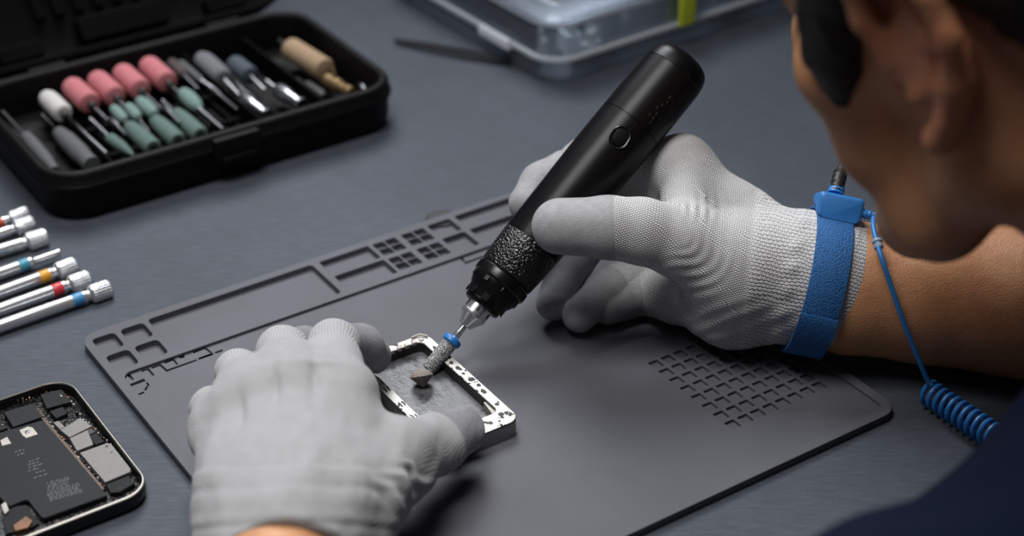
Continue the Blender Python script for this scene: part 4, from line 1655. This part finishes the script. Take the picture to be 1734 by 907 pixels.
# ---- body: head, neck, trunk and arms as one surface
cam_vec = lambda r, f, u: (RGT * r + FWD * f + UPV * u)
HF = cam_vec(-.628, .778, -.008)
HL = cam_vec(-.692, -.564, -.450)
HT = cam_vec(-.355, -.277, .893)
for q_ in (HF, HL, HT):
    q_.normalize()
HS = .955
EAR = at_depth(1568, 83, .580)
HC = EAR - HL * .075 * HS
hp = lambda f, l, t_: HC + (HF * f + HL * l + HT * t_) * HS
ROT = [np.array(HF), np.array(HL), np.array(HT)]
SL, SR = Vector((.232, -.364, .098)), Vector((.44, -.03, .25))
NB = Vector((.318, -.205, .190))
elbow_r = Vector((.41, -.115, .045))
hips = Vector((.60, -.10, -.13))
body = Field((-.13, -.63, -.18), (.70, .12, .44), .0030)
body.ell(hp(-.008, 0, .045), [x * HS for x in (.094, .074, .082)], .004, ROT)
body.ell(hp(.030, 0, .012), [x * HS for x in (.060, .066, .075)], .02, ROT)
for s in (1, -1):
    body.cone(hp(.066, .032 * s, .036), hp(.074, .012 * s, .036), .024 * HS, .024 * HS, .012)
    body.ell(hp(.060, .046 * s, -.012), [x * HS for x in (.022, .022, .020)], .016, ROT)
    body.ell(hp(.058, .036 * s, -.045), [x * HS for x in (.025, .024, .026)], .016, ROT)
    body.cone(hp(.002, .050 * s, -.050), hp(.045, .040 * s, -.078), .018 * HS, .017 * HS, .016)
    body.cone(hp(.045, .040 * s, -.078), hp(.080, .010 * s, -.094), .017 * HS, .017 * HS, .014)
    body.cone(hp(.004, .058 * s, .0), hp(.002, .050 * s, -.050), .016 * HS, .018 * HS, .02)
    body.ell(hp(.090, .031 * s, .016), [.010, .014, .009], .006, ROT, carve=True)
    body.ell(hp(.080, .031 * s, .016), [.0115] * 3, .002, ROT)
    # ears
    e = lambda f, l, t_: hp(f * 1.2 + .002, l * s + (.004 + .02 * (.012 - f)) * s, t_ * 1.12 + .002)
    body.ell(e(-.006, .074, -.002), [.015, .0045, .024], .004, ROT)
    hel_ = [(.010, .073, -.002), (.013, .077, .012), (.011, .080, .026), (.002, .083, .034), (-.010, .085, .032), (-.018, .086, .020), (-.019, .084, .004), (-.014, .081, -.012), (-.006, .077, -.024), (.001, .074, -.031)]
    body.chain([e(*p) for p in hel_], [.0042, .0044, .0046, .0048, .0048, .0046, .0044, .0042, .0046, .0066], .003)
    body.chain([e(-.006, .078, .016), e(-.010, .079, .004), e(-.006, .077, -.012), e(.004, .075, -.016)], [.0032, .0036, .0036, .0040], .003)
    body.cone(e(.012, .071, -.004), e(.011, .071, -.010), .0050, .0044, .004)
body.chain([hp(.092, 0, .030), hp(.108, 0, -.008), hp(.114, 0, -.022)], [.009, .010, .012], .010)
for s in (1, -1):
    body.ell(hp(.102, .012 * s, -.024), [.010, .008, .008], .006, ROT)
body.ell(hp(.078, 0, -.055), [.026, .032, .026], .014, ROT)
body.ell(hp(.098, 0, -.052), [.008, .022, .006], .005, ROT)
body.ell(hp(.096, 0, -.064), [.008, .019, .006], .004, ROT)
body.ell(hp(.084, 0, -.094), [.017, .020, .015], .012, ROT)
# neck and trunk
body.chain([hp(-.030, 0, -.020), hp(-.045, 0, -.090), NB], [.055 * HS, .050, .058], .030)
body.cone(NB, SL, .060, .062, .05)
body.cone(NB, SR, .060, .062, .05)
body.chain([NB, Vector((.40, -.17, .09)), hips], [.080, .125, .130], .06)
body.cone(SL, Vector((.44, -.27, .06)), .062, .09, .05)
body.cone(SR, Vector((.50, -.10, .08)), .062, .09, .05)
# arms
body.chain([SL, elbow_l], [.056, .043], .03)
body.chain([elbow_l, wrist_l.lerp(elbow_l, .35), wrist_l, LO(480, 880, .046)], [.043, .034, .0225, .017], .02)
body.chain([SR, elbow_r], [.056, .044], .03)
rw = at_depth(1432, 489, .848)
r2 = at_depth(1560, 498, .847)
r3 = at_depth(1740, 512, .842)
up_ = np.array(SU) * .0020
body.chain([Vector(np.array(p) + up_) for p in (at_depth(1350, 468, .848), rw, r2, r3, elbow_r)], [.0240, .0296, .0318, .0370, .046], .008)
body.chain([Vector(np.array(p) - up_) for p in (at_depth(1350, 468, .848), rw, r2, r3)], [.0240, .0292, .0312, .0350], .004)
body.cut((.6, -.1, -.155), (0, 0, -1), .01)
v, q = body.surface()
v = rest(v, .0036)
me = np_mesh('body', v, q)
# warm skin, redder on the ear, paler down the arm
earc = np.array(hp(-.002, .082, 0))
attr(me, 'ear', np.exp(-(np.linalg.norm(v - earc, axis=1) / .034) ** 4))
t = NT('skin')
vec = t.coords()
nz = t.noise(vec, 55, 5, .6)
nf = t.noise(vec, 900, 3, .6)
base = t.ramp(t.math('ADD', t.math('MULTIPLY', nz, .75), t.math('MULTIPLY', nf, .25)), [(.32, lin('b07a54')), (.68, lin('cc966d'))])
ea = t.n('ShaderNodeAttribute', attribute_name='ear')
t.l(t.mix(t.math('MULTIPLY', ea.outputs['Fac'], .6), base, lin('b06a50')), t.b.inputs['Base Color'])
t.b.inputs['Roughness'].default_value = .5
t.b.inputs['Specular IOR Level'].default_value = .4
t.b.inputs['Subsurface Weight'].default_value = .12
t.b.inputs['Subsurface Radius'].default_value = (1.0, .35, .18)
t.b.inputs['Subsurface Scale'].default_value = .004
cell = t.n('ShaderNodeTexVoronoi', Scale=1100.0)
t.l(vec, cell.inputs['Vector'])
t.l(t.bump(t.math('ADD', t.math('MULTIPLY', cell.outputs['Distance'], .5), t.math('MULTIPLY', nz, 2.0)), .0005, .5), t.b.inputs['Normal'])
SKIN = t.m
obj('body', None, SKIN, person, world=True, sharp=None, mesh=me)

# ---- hair
hl, hh_ = np.array(HC) - .14, np.array(HC) + .15
hair = Field(hl, hh_, .0026)
hair.ell(hp(-.012, 0, .050), [x * HS for x in (.100, .084, .092)], .004, ROT)
# hairline: nape, behind the ear and the temple are cut away
hair.cut(hp(.018, .05, .046), HF * .62 - HT * .78, .012)
nape = Field(hl, hh_, .0026)
nape.ell(hp(-.040, 0, .020), [x * HS for x in (.078, .076, .085)], .004, ROT)
nape.cut(hp(-.030, .06, -.004), HF * .80 - HT * .60, .010)
nape.cut(hp(-.08, .0, -.045), HT * -1.0 - HF * .1, .010)
hair.merge(nape, .012)
for s in (1, -1):
    hair.chain([hp(.016, .066 * s, .062), hp(.031, .0655 * s, .034), hp(.043, .0650 * s, .012), hp(.049, .0660 * s, -.002), hp(.052, .0655 * s, -.018)], [.022, .0165, .0120, .0085, .0035], .010)
v, q = hair.surface()
nrm = vnormals(v, q)
rel = (v - np.array(HC))
a1 = rel @ np.array(HF)
a3 = rel @ np.array(HT)
v = v + nrm * np.array([.0016 * mnoise.noise(Vector((p * 260, q_ * 260, s_ * 110))) + .0012 * mnoise.noise(Vector((p * 60, q_ * 60, s_ * 40))) for p, q_, s_ in zip(a1, rel @ np.array(HL), a3)])[:, None]
t = NT('black_hair')
vec = t.coords((1, 1, .12), (R(20), R(25), 0))
nz = t.noise(vec, 1600, 3, .6)
t.l(t.ramp(nz, [(.3, lin('0b0a0a')), (.7, lin('1d1917'))]), t.b.inputs['Base Color'])
t.b.inputs['Roughness'].default_value = .5
t.l(t.bump(nz, .0012, .8), t.b.inputs['Normal'])
obj('hair', None, t.m, person, world=True, sharp=None, mesh=np_mesh('hair', v, q), label='short black hair with sideburns')

# ---- shirt
sh = Field((-.10, -.62, -.18), (.76, .14, .36), .0036)
sh.cone(NB.lerp(SL, .22), SL, .067, .072, .03)
sh.cone(NB.lerp(SR, .22), SR, .070, .074, .05)
sh.chain([NB.lerp(Vector((.40, -.17, .09)), .3), Vector((.40, -.17, .09)), hips], [.084, .136, .142], .06)
sh.cone(SL, Vector((.44, -.27, .06)), .072, .100, .05)
sh.cone(SR, Vector((.50, -.10, .08)), .072, .100, .05)
sh.chain([SL, SL.lerp(elbow_l, .62)], [.072, .097], .03)
sh.chain([SR, SR.lerp(elbow_r, .55)], [.070, .060], .03)
sh.cut(SL.lerp(elbow_l, .60), elbow_l - SL, .003) if False else None
sh.cut((.6, -.1, -.150), (0, 0, -1), .004)
v, q = sh.surface()
nrm = vnormals(v, q)
fold = .0016 * np.sin(v[:, 0] * 95 + v[:, 2] * 60 + 2.2 * np.sin(v[:, 1] * 30)) + .0010 * np.sin(v[:, 1] * 140 - v[:, 2] * 70)
v = v + nrm * fold[:, None]
t = NT('navy_cloth')
vec = t.coords()
nz = t.noise(vec, 1200, 2, .6)
t.l(t.ramp(nz, [(.3, lin('080e1e')), (.7, lin('0e1730'))]), t.b.inputs['Base Color'])
t.b.inputs['Roughness'].default_value = .9
t.b.inputs['Specular IOR Level'].default_value = .1
t.l(t.bump(nz, .0006, .5), t.b.inputs['Normal'])
obj('shirt', None, t.m, person, world=True, sharp=None, mesh=np_mesh('shirt', v, q), label='navy blue shirt')

bpy.context.view_layer.update()
